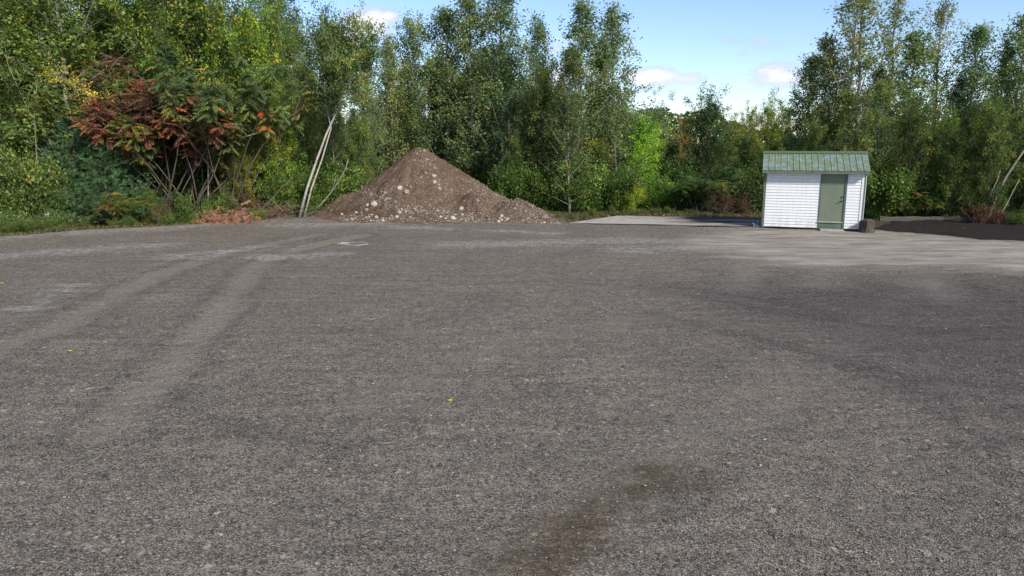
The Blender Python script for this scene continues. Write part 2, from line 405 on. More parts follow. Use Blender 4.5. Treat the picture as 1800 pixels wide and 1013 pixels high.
def build_ground():
    # forest floor and land, one sheet to the horizon
    def axis(c0, c1, step, far):
        a = list(np.arange(c0, c1 + 1e-6, step)); s = step; lo, hi = c0, c1
        while hi < far: s *= 1.35; hi += s; a.append(hi); lo -= s; a.insert(0, lo)
        return np.array(a)
    xs = axis(-26, 26, .25, 900); ys = axis(20, 62, .25, 900)
    X, Y = np.meshgrid(xs, ys); ed = Y - edgeY(X)
    inw = sstep(.0, 3.0, ed)
    Z = .10 * inw * (fbm(X * .8, Y * .8, 3) + .5) * np.exp(-np.maximum(0, ed - 40) / 60) + .05 * inw * fbm(X * 3, Y * 3, 2)
    Z = Z - .03 * (1 - sstep(-.6, .1, ed))
    mb = MB(); ny, nx = X.shape; i = np.arange(ny - 1)[:, None] * nx; j = np.arange(nx - 1)[None]
    Q = np.stack([i + j, i + j + 1, i + nx + j + 1, i + nx + j], -1).reshape(-1, 4)
    mb.add(np.stack([X, Y, Z], -1).reshape(-1, 3), Q=Q)
    m, nt = newmat('forest_floor'); N = NT(nt); p = N.pos()
    n1 = N.noise(p, 1.3, 6, .6); n2 = N.noise(p, 22, 6, .7); n3 = N.noise(p, .35, 3, .5)
    c = N.ramp(n2, [(.3, (.022,.018,.013)), (.5, (.060,.045,.032)), (.68, (.12,.09,.06)), (.8, (.17,.13,.09))])
    g = N.ramp(n2, [(.3, (.025,.035,.012)), (.6, (.065,.085,.03)), (.8, (.11,.12,.05))])
    col = N.mix(N.ramp(n1, [(.46, 0.0), (.6, .75)]), c, g)
    N.out(N.bsdf(col, .95, N.bump(n2, .8, .05), .1))
    o = mb.build('forest_floor', m, None, True); o['kind'] = 'structure'

    # gravel lot with real undulations; patches of its surface are stored as masks
    xs = np.concatenate([np.arange(-40, -26, .5), np.arange(-26, 26, .11), np.arange(26, 40.1, .5)])
    ys = np.concatenate([np.arange(-25, 4, 1.0), np.arange(4, 36.5, .11)])
    X, Y = np.meshgrid(xs, ys)
    nz = fbm(X * .9, Y * .9, 4); nf = fbm(X * 4 + 30, Y * 4, 3)
    ed = edgeY(X) - Y + .12 * nf + .16 * nz
    # worn smooth tyre paths
    tr1 = G((-60, 640), (100, 580), (210, 520), (290, 482), (400, 445), (560, 415))
    tr2 = G((200, 760), (300, 650), (372, 570), (425, 505), (455, 468), (520, 440), (640, 415))
    tr3 = G((640, 720), (900, 600), (1150, 560), (1500, 590), (1850, 620))
    tr4 = G((900, 1010), (1250, 760), (1450, 640), (1560, 540), (1620, 500))
    d1 = np.minimum(seg_dist(X, Y, tr1), seg_dist(X, Y, tr2))
    track = sstep(.42, .08, d1 + .25 * nz + .08 * nf)
    d2 = np.minimum(seg_dist(X, Y, tr3), seg_dist(X, Y, tr4)); track2 = .45 * sstep(.6, .15, d2 + .3 * nz)
    # sandy tan apron in front of the shed
    sand = poly_sd(X, Y, G((1262, 401), (1345, 403), (1545, 408), (1700, 420), (1850, 428), (2100, 445), (2100, 500), (1800, 481), (1700, 474), (1560, 472), (1440, 474), (1340, 466), (1235, 440), (1200, 424)))
    streak = fbm(X * .5 + 5, Y * 4.0, 3)
    sand = sstep(-.9, 1.1, sand + 1.3 * streak + .6 * nz + .35 * nf)
    sand = np.maximum(sand, .28 * sstep(.7, .0, seg_dist(X, Y, G((1320, 470), (1310, 490), (1300, 505))) + .2 * nf))
    sand = np.maximum(sand, .3 * sstep(.8, .0, seg_dist(X, Y, G((1460, 470), (1430, 505))) + .2 * nf))
    sand = np.maximum(sand, .28 * sstep(.9, .0, seg_dist(X, Y, G((1600, 470), (1640, 505), (1660, 530))) + .2 * nf))
    # dark gravel with off-frame shade painted into its colour, plus tyre arcs
    shade_tracks = poly_sd(X, Y, G((1150, 505), (1330, 474), (1450, 478), (1560, 476), (1700, 478), (1830, 484), (2300, 520), (2600, 1300), (1800, 900), (1650, 760), (1350, 640), (1180, 560)))
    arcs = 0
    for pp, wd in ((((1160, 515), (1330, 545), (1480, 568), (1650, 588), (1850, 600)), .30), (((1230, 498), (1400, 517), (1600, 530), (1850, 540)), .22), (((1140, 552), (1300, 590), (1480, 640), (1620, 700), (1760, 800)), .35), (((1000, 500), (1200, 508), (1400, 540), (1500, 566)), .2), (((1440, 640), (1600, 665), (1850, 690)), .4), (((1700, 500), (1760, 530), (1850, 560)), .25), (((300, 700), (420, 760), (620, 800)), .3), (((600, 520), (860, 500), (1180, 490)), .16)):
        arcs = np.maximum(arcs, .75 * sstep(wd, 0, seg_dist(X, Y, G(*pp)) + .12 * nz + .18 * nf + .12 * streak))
    shade_tracks = sstep(-1.6, 3.6, shade_tracks + 1.0 * nz + .6 * streak) * (1 - sand)
    shade_tracks = np.clip(shade_tracks * .9 + .5 * arcs * (1 - sand) + .35 * sstep(.22, 0, np.abs(d1 + .3 * nf - .55)) * (1 - sand), 0, 1.15)
    brown = poly_sd(X, Y, G((820, 1040), (880, 960), (940, 905), (1010, 868), (1060, 845), (1120, 818), (1210, 826), (1190, 870), (1110, 925), (1060, 990), (1000, 1040)))
    brown = sstep(-.22, .30, brown + .45 * nz + .35 * nf + .25 * fbm(X * 9, Y * 9, 2))
    # bleached washed limestone streaks
    wash = sstep(3.4, .2, ed + 1.2 * streak) * sstep(3, -6, X) * sstep(-1.0, .6, nz * 3 + .6)
    for (a, b, w) in (((320, 452), (460, 437), .8), ((470, 455), (600, 447), .6), ((60, 540), (130, 505), .5), ((780, 432), (1000, 428), .9), ((980, 426), (1240, 425), .9), ((480, 398), (640, 395), 1.2), ((10, 450), (260, 434), 1.0), ((1100, 440), (1230, 436), .8), ((700, 400), (960, 412), .5)):
        wash = np.maximum(wash, 1.0 * sstep(w * 1.25, 0, seg_dist(X, Y, G(a, b)) + .9 * streak + .5 * nf))
    dirt = sstep(.7, -.05, ed + .2 * nf) * sstep(12, 9, X) * .8
    stain = sstep(-.2, .35, poly_sd(X, Y, G((1180, 398), (1230, 391), (1345, 389), (1345, 400), (1280, 401))) + .3 * nf + .2 * streak)
    dirt = np.maximum(dirt, .0 * stain)
    Z = .012 + .035 * nz + .008 * nf - .02 * track
    rip = np.sin((Y + .35 * nz + .05 * X) * 10.5) * .007 * sstep(0, .3, fbm(X * .2, Y * .2, 2) + .15)
    Z = Z + rip + .022 * sstep(.16, 0, np.abs(d1 + .15 * nf - .52)) * (nf + .8)
    Z = np.where(ed > 0, Z, Z - .10 * sstep(0, .5, -ed)); Z = Z + .02
    mb = MB(); ny, nx = X.shape; i = np.arange(ny - 1)[:, None] * nx; j = np.arange(nx - 1)[None]
    Q = np.stack([i + j, i + j + 1, i + nx + j + 1, i + nx + j], -1).reshape(-1, 4)
    keep = (ed.ravel()[Q] > -.6).any(1); Q = Q[keep]
    mb.add(np.stack([X, Y, Z], -1).reshape(-1, 3), Q=Q)
    m, nt = newmat('gravel'); N = NT(nt); p = N.pos()
    A = {k: N.attr(k) for k in ('track', 'sand', 'shade_tracks', 'brown', 'wash', 'dirt')}
    vo = N.n('ShaderNodeTexVoronoi', voronoi_dimensions='2D', ins={'Vector': p, 'Scale': 68.0})
    vo2 = N.n('ShaderNodeTexVoronoi', voronoi_dimensions='2D', ins={'Vector': p, 'Scale': 21.0})
    sep = N.n('ShaderNodeSeparateColor', ins={0: vo.outputs['Color']}); sep2 = N.n('ShaderNodeSeparateColor', ins={0: vo2.outputs['Color']})
    stones = [(0, (.045,.045,.048)), (.22, (.085,.083,.084)), (.45, (.135,.122,.112)), (.62, (.165,.150,.140)), (.78, (.20,.165,.140)), (.9, (.24,.235,.23)), (.98, (.27,.25,.22)), (.997, (.42,.40,.36))]
    c1 = N.ramp(sep.outputs[0], stones, 'CONSTANT'); c2 = N.ramp(sep2.outputs[1], stones, 'CONSTANT')
    big = N.math('GREATER_THAN', sep2.outputs[2], .95)
    col = N.mix(big, c1, c2)
    gap = N.ramp(vo.outputs['Distance'], [(.32, 1.0), (.66, .46)])
    gap = N.mix(N.math('MULTIPLY', big, .8), gap, (1, 1, 1))
    col = N.mix(.8, col, gap, 'MULTIPLY')
    nL = N.noise(p, .55, 4, .55); nM = N.noise(p, 5.5, 7, .75); nS = N.noise(N.mapping(p, (.35, 3.2, 1)), 1.3, 6, .65)
    nG = N.noise(N.mapping(p, (1, 1.4, 1)), 24, 4, .8)
    col = N.mix(1.0, col, N.ramp(nM, [(.3, .84), (.5, 1.0), (.7, 1.16)]), 'MULTIPLY')
    col = N.mix(1.0, col, N.ramp(nS, [(.3, .80), (.5, 1.0), (.7, 1.2)]), 'MULTIPLY')
    col = N.mix(1.0, col, N.ramp(nG, [(.34, .72), (.5, 1.0), (.66, 1.27)]), 'MULTIPLY')
    col = N.mix(1.0, col, N.ramp(nL, [(.3, (.88, .87, .86)), (.5, (1, .99, .98)), (.7, (1.12, 1.07, 1.04))]), 'MULTIPLY')
    fines = N.ramp(nG, [(.34, (.125,.116,.106)), (.66, (.225,.212,.196))])
    col = N.mix(N.math('MULTIPLY', A['track'], .36), col, fines)
    sxy = N.n('ShaderNodeSeparateXYZ', ins={0: p}); gx_ = sxy.outputs[0]; gy_ = sxy.outputs[1]
    cvx = N.math('MULTIPLY', N.math('POWER', N.math('SUBTRACT', gx_, 2.0), 2.0), .035)
    wob = N.math('MULTIPLY', N.noise(N.mapping(p, (.5, .5, 1)), .8, 4, .55), 3.2)
    ph = N.math('ADD', N.math('ADD', gy_, cvx), wob)
    arc = N.math('SINE', N.math('MULTIPLY', ph, 17.0)); arc2 = N.math('SINE', N.math('MULTIPLY', ph, 41.0))
    am = N.ramp(N.noise(p, .28, 4, .6), [(.42, 0.0), (.62, 1.0)])
    arcv = N.math('MULTIPLY', N.math('ADD', arc, arc2), N.math('MULTIPLY', am, .12))
    arcv = N.math('ADD', arcv, 1.0); col = N.mix(1.0, col, N.n('ShaderNodeCombineColor', ins={0: arcv, 1: arcv, 2: arcv}).outputs[0], 'MULTIPLY')
    fk = N.math('MULTIPLY', N.ramp(nM, [(.5, 0.0), (.66, 1.0)]), .45)
    col = N.mix(fk, col, fines)
    col = N.mix(1.0, col, (1.52, 1.44, 1.24), 'MULTIPLY')
    wc = N.mix(.75, col, N.ramp(nM, [(.3, (.23,.225,.21)), (.55, (.40,.39,.365)), (.75, (.54,.525,.49))]))
    col = N.mix(N.math('MULTIPLY', A['wash'], N.ramp(nM, [(.38, .10), (.58, .80)])), col, wc)
    st = N.noise(N.mapping(N.n('ShaderNodeVectorMath', operation='ADD', ins={0: p, 1: N.n('ShaderNodeVectorMath', operation='SCALE', ins={0: N.n('ShaderNodeTexNoise', ins={'Vector': p, 'Scale': .35}).outputs[1], 3: 1.6}).outputs[0]}).outputs[0], (.40, 2.6, 1), (0, 0, -.10)), 1.1, 8, .70)
    sc = N.ramp(st, [(.33, (.15,.125,.095)), (.46, (.235,.205,.165)), (.56, (.30,.275,.235)), (.68, (.36,.34,.30))])
    sc = N.mix(1.0, sc, N.ramp(nG, [(.34, .72), (.66, 1.2)]), 'MULTIPLY')
    col = N.mix(A['sand'], col, sc)
    dk = N.mix(1.0, col, (.50, .505, .56), 'MULTIPLY'); col = N.mix(A['shade_tracks'], col, dk)  # painted shade and tyre marks: gravel colour darkened, slightly bluer
    bk = N.mix(.22, N.mix(1.0, col, (.62, .55, .46), 'MULTIPLY'), (.075,.058,.040)); col = N.mix(A['brown'], col, bk)
    col = N.mix(A['dirt'], col, N.ramp(nG, [(.3, (.07,.055,.04)), (.7, (.20,.17,.13))]))
    h = N.math('SUBTRACT', 1.0, vo.outputs['Distance'])
    h = N.math('ADD', h, N.math('MULTIPLY', sep.outputs[1], .5))
    h = N.math('MULTIPLY', h, N.math('SUBTRACT', 1.0, N.math('MULTIPLY', A['sand'], .85)))
    b1 = N.bump(h, .8, .014); b2 = N.bump(N.math('ADD', nM, nG), .6, .045, b1)
    N.out(N.bsdf(col, .85, b2, .25))
    o = mb.build('gravel_lot', m, None, True); o['kind'] = 'structure'
    for nm, arr in (('track', np.maximum(track, track2)), ('sand', sand), ('shade_tracks', shade_tracks), ('brown', brown), ('wash', wash), ('dirt', dirt)):
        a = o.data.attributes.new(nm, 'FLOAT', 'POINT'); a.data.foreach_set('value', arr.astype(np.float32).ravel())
    return X, Y, Z
lotX, lotY, lotZ = build_ground()
def lot_z(x, y):
    xi = np.clip(np.searchsorted(lotX[0], x), 0, lotX.shape[1] - 1); yi = np.clip(np.searchsorted(lotY[:, 0], y), 0, lotY.shape[0] - 1)
    return lotZ[yi, xi]

# loose pebbles lying on the lot near the viewer, real geometry
def stones_mesh(C, S, flat=.6, vv=None):
    n = len(C); base = np.array([(1,0,0),(0,1,0),(-1,0,0),(0,-1,0),(0,0,1),(0,0,-1),(.62,.62,.55),(-.62,.62,.55),(-.62,-.62,.55),(.62,-.62,.55)], float)
    T = np.array([(0,6,9),(0,1,6),(1,2,7),(1,7,6),(2,3,8),(2,8,7),(3,0,9),(3,9,8),(4,6,7),(4,7,8),(4,8,9),(4,9,6),(5,1,0),(5,2,1),(5,3,2),(5,0,3)])
    V = base[None] * rng.uniform(.6, 1.25, (n, 10, 1)) * S[:, None, None] * np.stack([rng.uniform(.7, 1.3, n), rng.uniform(.7, 1.3, n), np.full(n, flat)], -1)[:, None, :]
    a = rng.uniform(0, 6.28, n); c, s = np.cos(a)[:, None], np.sin(a)[:, None]
    V = np.stack([V[..., 0] * c - V[..., 1] * s, V[..., 0] * s + V[..., 1] * c, V[..., 2]], -1) + C[:, None, :]
    TT = (T[None] + np.arange(n)[:, None, None] * 10).reshape(-1, 3)
    mb = MB(); mb.add(V.reshape(-1, 3), T=TT, v=np.repeat(rng.random(n) if vv is None else vv, 10)); return mb
def stone_mat(name, stops, bump=.4):
    m, nt = newmat(name); N = NT(nt); c = N.ramp(N.attr('v'), stops); n = N.noise(N.pos(), 40, 4, .6)
    c = N.mix(1.0, c, N.ramp(n, [(.3, .78), (.7, 1.15)]), 'MULTIPLY'); N.out(N.bsdf(c, .85, N.bump(n, bump, .01), .25)); return m
M['pebble'] = stone_mat('gravel_stone', [(0, (.055,.052,.05)), (.3, (.12,.114,.104)), (.55, (.185,.168,.148)), (.8, (.24,.212,.182)), (.99, (.25,.235,.215)), (1, (.34,.325,.30))])
npb = 130000
yy = 4.5 + 15.5 * rng.random(npb) ** 1.35; xx = (rng.random(npb) * 2 - 1) * (yy * .75 + 1.2)
dn = fbm(xx * .7, yy * .7, 3); kp = (dn + rng.normal(size=npb) * .25 > -.22) & (poly_sd(xx, yy, G((820, 1040), (880, 960), (940, 905), (1010, 868), (1060, 845), (1120, 818), (1210, 826), (1190, 870), (1110, 925), (1060, 990), (1000, 1040))) < rng.normal(size=npb) * .45); xx = xx[kp]; yy = yy[kp]
S = np.exp(rng.normal(math.log(.0072), .30, len(xx)))
o = stones_mesh(np.stack([xx, yy, lot_z(xx, yy) + S * .25], -1), S).build('loose_gravel', M['pebble'])
tag(o, 'loose grey and brown gravel scattered over the lot', 'gravel', kind='stuff')
# sparse larger pale stones over the whole lot
npb = 260; yy = 5 + 27 * rng.random(npb); xx = (rng.random(npb) * 2 - 1) * (yy * .72 + 1); kp = (yy < edgeY(xx) - .5); xx = xx[kp]; yy = yy[kp]
S = rng.uniform(.012, .026, len(xx))
o = stones_mesh(np.stack([xx, yy, lot_z(xx, yy) + S * .3], -1), S, vv=rng.uniform(.75, 1, len(xx))).build('loose_stones', M['pebble'])
tag(o, 'stray pale stones larger than the gravel around them', 'stones', kind='stuff')

# ------------------------------------------------------------------ concrete pad behind the lot
def concrete_mat():
    m, nt = newmat('weathered_concrete'); N = NT(nt); p = N.pos()
    n = N.noise(p, 3, 8, .65); b = N.noise(N.mapping(p, (.3, 1, 1)), .8, 4, .5); s = N.noise(N.mapping(p, (.35, 1.5, 1)), .9, 5, .6)
    c = N.ramp(n, [(.3, (.25,.235,.205)), (.6, (.36,.34,.305)), (.8, (.42,.40,.37))])
    c = N.mix(N.ramp(s, [(.5, 0.0), (.62, .7)]), c, (.20,.175,.15))
    x = N.n('ShaderNodeSeparateXYZ', ins={0: p}).outputs[0]
    f = N.math('MULTIPLY', N.n('ShaderNodeMapRange', ins={0: x, 1: 6.2, 2: 8.0}).outputs[0], N.ramp(b, [(.36, 0.0), (.5, 1.0)]))
    c = N.mix(f, c, (.075,.060,.048)); N.out(N.bsdf(c, .9, N.bump(n, .3, .02), .2)); return m
pad = G((998, 394.5), (1085, 381.5), (1342, 386.5), (1345, 401), (1290, 401.5), (1150, 397))
mb = MB(); top = [(x, y, .055) for x, y in pad]; bot = [(x, y, -.1) for x, y in pad]; n = len(pad)
mb.add(top + bot, Q=[(i, i + n, (i + 1) % n + n, (i + 1) % n) for i in range(n)], T=[(0, i, i + 1) for i in range(1, n - 1)])
o = mb.build('concrete_pad', concrete_mat()); o['kind'] = 'structure'

# ------------------------------------------------------------------ dirt mound
APX, APY = gx(738, 37.0), 37.0
def mound_h(X, Y):
    dx = X - APX; dy = Y - APY
    Rx = np.where(dx < 0, 4.55, 6.1); Ry = np.where(dy < 0, 4.7, 4.2)
    w = 1 + .10 * vnoise(np.arctan2(dy, dx) * 2.2 + 5, X * 0 + 3) * 2
    r = np.sqrt((dx / Rx) ** 2 + (dy / Ry) ** 2) / w
    prof = np.interp(r, [0, .07, .15, .5, .8, 1.0, 1.15, 1.3], [3.22, 3.12, 2.82, 1.58, .66, .16, .0, -.12])
    z = prof
    def lobe(px, Yc, h, rx, ry):
        xc = gx(px, Yc); rr = np.sqrt(((X - xc) / rx) ** 2 + ((Y - Yc) / ry) ** 2)
        return h * (1 - sstep(0, 1, rr)) * 1.0
    lo = np.maximum.reduce([lobe(612, 35.6, 1.0, 2.1, 1.7), lobe(905, 33.2, 1.05, 2.6, 2.0), lobe(840, 33.8, 1.3, 2.3, 2.2), lobe(690, 34.2, .9, 2.2, 1.8), lobe(965, 31.8, .28, 1.8, 1.0)])
    k = 5.0; z = np.log(np.exp(k * z) + np.exp(k * (lo - .06))) / k - .05
    z = z + .10 * fbm(X * 1.1, Y * 1.1, 3) * sstep(.0, .5, z) * sstep(0, .25, r) + .12 * fbm(X * 3, Y * 3, 5, .62) * sstep(-.05, .2, z)
    ang = np.arctan2(dy, dx); z = z - .06 * np.abs(vnoise(ang * 9 + 40, r * 1.2)) * 2 * sstep(.12, .4, r) * sstep(.1, .6, z)
    return z - .02
xs = np.arange(APX - 6, APX + 8.4, .055); ys = np.arange(APY - 7.6, APY + 5.2, .055); X, Y = np.meshgrid(xs, ys); Z = mound_h(X, Y); MGX, MGY, MGZ = xs, ys, Z
mb = MB(); ny, nx = X.shape; i = np.arange(ny - 1)[:, None] * nx; j = np.arange(nx - 1)[None]
Q = np.stack([i + j, i + j + 1, i + nx + j + 1, i + nx + j], -1).reshape(-1, 4); Q = Q[(Z.ravel()[Q] > -.06).any(1)]
mb.add(np.stack([X, Y, Z], -1).reshape(-1, 3), Q=Q)
m, nt = newmat('mound_soil'); N = NT(nt); p = N.pos()
n1 = N.noise(p, .9, 6, .6); n2 = N.noise(p, 14, 6, .7); vo = N.n('ShaderNodeTexVoronoi', ins={'Vector': p, 'Scale': 19.0}); rv = N.n('ShaderNodeSeparateColor', ins={0: vo.outputs['Color']})
c = N.ramp(n2, [(.28, (.048,.031,.021)), (.5, (.104,.070,.048)), (.72, (.160,.117,.084))])
c = N.mix(1.0, c, N.ramp(n1, [(.32, (.72, .70, .70)), (.5, (1, 1, 1)), (.68, (1.25, 1.25, 1.28))]), 'MULTIPLY')
pe = N.math('MULTIPLY', N.math('GREATER_THAN', rv.outputs[0], N.ramp(N.noise(p, .8, 4, .6), [(.42, .97), (.62, .60)])), N.math('LESS_THAN', vo.outputs['Distance'], .42))
c = N.mix(pe, c, N.ramp(rv.outputs[1], [(0, (.13,.105,.085)), (1, (.34,.295,.245))]))
hh = N.math('ADD', n2, N.math('MULTIPLY', pe, .6)); N.out(N.bsdf(c, .95, N.bump(hh, .8, .05), .12))
o = mb.build('dirt_mound', m, None, True)
tag(o, 'tall cone of brown soil and stones dumped at the back of the lot', 'dirt mound')

M['rock'] = stone_mat('pale_rock', [(0, (.12,.095,.075)), (.4, (.20,.165,.13)), (.8, (.29,.25,.205)), (1, (.40,.365,.32))], .5)
import bmesh
def rock_mesh(seed, sub=3, ang=.28):
    bm = bmesh.new(); bmesh.ops.create_icosphere(bm, subdivisions=sub, radius=1); r = random.Random(seed)
    pl = [(Vector((r.gauss(0, 1), r.gauss(0, 1), r.gauss(0, 1))).normalized(), r.uniform(.62, .95)) for _ in range(11)]
    for v in bm.verts:
        for nrm, d in pl:
            t = v.co.dot(nrm)
            if t > d: v.co -= nrm * (t - d) * .85
        v.co *= 1 + r.uniform(-.02, .02)
    me = bpy.data.meshes.new('rock'); bm.to_mesh(me); bm.free()
    a = me.attributes.new('v', 'FLOAT', 'POINT'); val = r.uniform(.45, 1.0); a.data.foreach_set('value', [val] * len(me.vertices))
    for p_ in me.polygons: p_.use_smooth = True
    me.materials.append(M['rock']); return me
ROCKS = [rock_mesh(s) for s in range(12)]
def mound_hit_many(PX, PY):
    PX = np.asarray(PX, float); PY = np.asarray(PY, float)
    x = (PX - CX) / F; y = (CY - PY) / F; D_ = np.stack([x, cs + y * sn, -sn + y * cs], -1)
    ts = np.arange(26.0, 46.0, .04); out = np.stack([gp(a_, b_) if b_ > 260 else np.array([0, 90., 0]) for a_, b_ in zip(PX, PY)]) if len(PX) else np.zeros((0, 3))
    done = np.zeros(len(PX), bool)
    for t in ts:
        q = np.array([0, 0, CH]) + D_ * t
        xi = np.round((q[:, 0] - MGX[0]) / .055).astype(int); yi = np.round((q[:, 1] - MGY[0]) / .055).astype(int)
        ok = (xi >= 0) & (xi < len(MGX)) & (yi >= 0) & (yi < len(MGY))
        h = np.where(ok, MGZ[np.clip(yi, 0, len(MGY) - 1), np.clip(xi, 0, len(MGX) - 1)], 0)
        hit = ~done & (q[:, 2] < np.maximum(0, h)); out[hit] = q[hit]; done |= hit
    return out
def mound_hit(px, py): return mound_hit_many([px], [py])[0]
def rock(px, py, size, mi, label, group=None, sq=(1, 1, .8), name='rock', cat='rock', pos=None):
    q = mound_hit(px, py) if pos is None else pos
    o = bpy.data.objects.new(name, ROCKS[mi % 12]); COL.objects.link(o)
    o.location = (q[0], q[1] + size * .2, q[2] + size * .12); size *= .72 if group else .82; o.scale = (size * sq[0], size * sq[1], size * sq[2])
    o.rotation_euler = (random.uniform(-.5, .5), random.uniform(-.5, .5), random.uniform(0, 6.28))
    tag(o, label, cat, group); return o
for a in [
    (657, 361, .24, 0, 'large round pale boulder low on the left flank of the dirt mound', 'boulder'),
    (645, 362, .13, 1, 'fist shaped grey stone touching the left side of the large round boulder', 'rock'),
    (644, 371, .15, 2, 'squat pale stone just below and left of the large round boulder', 'rock'),
    (702, 332, .18, 3, 'round grey stone alone halfway up the left face of the mound', 'rock'),
    (715, 328, .11, 4, 'small white stone, left of a close pair above the square slab', 'rock'),
    (721, 329, .11, 5, 'small white stone, right of a close pair above the square slab', 'rock'),
    (763, 297, .16, 6, 'angular pale stone, higher one of the stack down the mound ridge', 'rock'),
    (762, 311, .17, 7, 'long tilted pale slab in the middle of the mound ridge', 'rock'),
    (763, 321, .15, 8, 'square edged grey stone under the tilted slab on the ridge', 'rock'),
    (772, 333, .14, 9, 'rounded stone below the ridge stones at mid mound height', 'rock'),
    (748, 306, .13, 10, 'brownish stone left of the tilted slab on the ridge', 'rock'),
    (810, 369, .18, 11, 'light flat sided rock low in the centre of the mound', 'rock'),
    (796, 385, .17, 0, 'pale rock at the foot of the mound below its centre', 'rock'),
    (881, 381, .14, 1, 'white rounded stone low on the right flank of the mound', 'rock'),
    (839, 354, .12, 2, 'lone pale cobble on bare brown soil right of centre', 'rock'),
    (702, 375, .15, 3, 'tan cobble at the upper edge of the rubble along the mound foot', 'rock'),
    (680, 351, .12, 4, 'pale stone right of and above the large round boulder', 'rock'),
    (676, 296+44, .12, 5, 'small tan stone at left shoulder above the white rubble', 'rock'),
    (958, 384, .22, 6, 'pale domed rock at the far right toe of the mound', 'rock'),
    (876, 391, .13, 7, 'dull white stone at the mound foot near its right end', 'rock'),
    (746, 266, .11, 8, 'grey stone just under the summit of the mound', 'rock'),
    (773, 272, .11, 9, 'little white stone near the summit on the right slope', 'rock'),
    (728, 283, .10, 10, 'little white stone below the summit on the left face', 'rock')]:
    rock(a[0], a[1], a[2], a[3], a[4], name='boulder' if a[5] == 'boulder' else 'rock', cat=a[5])
# square slab
mb = MB(); mb.box((-.10, -.04, -.11), (.10, .04, .11), v=.6); q = mound_hit(715, 339)
o = mb.build('stone_slab', M['rock']); o.location = (q[0], q[1], q[2] + .04); o.rotation_euler = (-.6, .12, .1); bv = o.modifiers.new('b', 'BEVEL'); bv.width = .02; bv.segments = 2
tag(o, 'square pale stone slab leaning flat on the left face of the mound', 'slab')
# many similar cobbles, individually
zones = [((598, 384), (700, 386), 7, 34, 'pale cobble in the white rubble along the left foot of the mound', .055, .15),
         ((640, 340), (690, 352), 7, 22, 'small pale stone scattered on the left shoulder of the mound', .04, .10),
         ((690, 366), (870, 388), 6, 50, 'pale cobble in the band of rubble across the mound foot', .045, .12),
         ((735, 262), (770, 325), 8, 18, 'small stone lying along the crest line of the mound', .04, .10),
         ((830, 322), (935, 372), 12, 40, 'small stone on the pebbly right slope of the mound', .035, .085),
         ((870, 385), (990, 395), 4, 26, 'cobble among the debris at the right toe of the mound', .045, .12)]
for (a, b, jit, cnt, lab, s0, s1) in zones:
    for k in range(cnt):
        t = random.random(); px = a[0] + (b[0] - a[0]) * t + random.gauss(0, 5); py = a[1] + (b[1] - a[1]) * t + random.gauss(0, jit * .5)
        rock(px, py, s0 + (s1 - s0) * random.random() ** 2, random.randrange(12), lab, group=lab.replace('pale cobble', 'cobbles').replace('small pale stone', 'stones').replace('small stone', 'stones').replace('cobble among', 'cobbles among'))
# fine rubble, uncountable
pts = []
for (a, b, jx, jy, cnt) in [((600, 386), (860, 390), 10, 4, 900), ((690, 362), (850, 385), 14, 6, 1300), ((830, 320), (950, 380), 14, 9, 1500), ((735, 262), (790, 335), 8, 8, 500), ((635, 335), (690, 360), 10, 8, 450), ((900, 388), (995, 395), 8, 3, 500), ((620, 300), (900, 380), 60, 20, 700)]:
    t = rng.random(cnt); PX = a[0] + (b[0] - a[0]) * t + rng.normal(size=cnt) * jx; PY = a[1] + (b[1] - a[1]) * t + rng.normal(size=cnt) * jy
    q = mound_hit_many(PX, np.minimum(PY, 396)); pts.append(q[q[:, 1] < 44])
pts = np.concatenate(pts); S = np.exp(rng.normal(math.log(.024), .4, len(pts)))
o = stones_mesh(pts + [0, 0, .005], S, .75, rng.random(len(pts))).build('mound_rubble', M['rock']); tag(o, 'fine pale rubble strewn over the dirt mound', 'rubble', kind='stuff')

# ------------------------------------------------------------------ shed
def paint(name, color, rough=.55, wear=.12, spec=.4):
    m, nt = newmat(name); N = NT(nt); p = N.obj(); n = N.noise(p, 3, 6, .6); n2 = N.noise(N.mapping(p, (6, 6, .8)), 2, 5, .6)
    c = N.ramp(n, [(.3, tuple(x * (1 - wear) for x in color)), (.7, tuple(min(1, x * (1 + wear)) for x in color))])
    c = N.mix(1.0, c, N.ramp(n2, [(.3, 1 - wear * .8), (.6, 1.0)]), 'MULTIPLY'); N.out(N.bsdf(c, rough, N.bump(n, .05, .01), spec)); return m
M['siding'] = paint('white_vinyl', (.74,.75,.79), .45, .05)
m, nt = newmat('white_vinyl_siding'); N = NT(nt); p = N.obj(); zz_ = N.n('ShaderNodeSeparateXYZ', ins={0: p}).outputs[2]
n = N.noise(p, 5, 6, .65); n2 = N.noise(N.mapping(p, (7, 7, .7)), 1.6, 5, .6)
c = N.ramp(n2, [(.35, (.66,.66,.66)), (.6, (.71,.715,.715))]); lowm = N.math('MULTIPLY', N.math('MULTIPLY', N.n('ShaderNodeMapRange', ins={0: zz_, 1: .55, 2: .05}).outputs[0], N.ramp(n, [(.45, 0.0), (.7, 1.0)])), .75)
c = N.mix(lowm, c, (.36,.31,.25)); N.out(N.bsdf(c, .5, N.bump(n, .04, .01), .35)); M['siding'] = m
M['greentrim'] = paint('green_trim', (.10,.14,.105), .5, .18)
M['door'] = paint('green_door', (.150,.178,.122), .5, .09)
M['teal'] = paint('teal_jamb', (.075,.12,.115), .5, .1)
M['black'] = simple('black_metal', (.02,.02,.02), .5, .1)
M['darkwood'] = simple('dark_skid', (.025,.02,.016), .9, .3)
m, nt = newmat('green_roof_metal'); N = NT(nt); p = N.obj()
n = N.noise(N.mapping(p, (3.2, 3, 3)), 1.5, 6, .65); n2 = N.noise(N.mapping(p, (1, 1, 1)), .9, 3, .5); n3 = N.noise(p, 14, 4, .6)
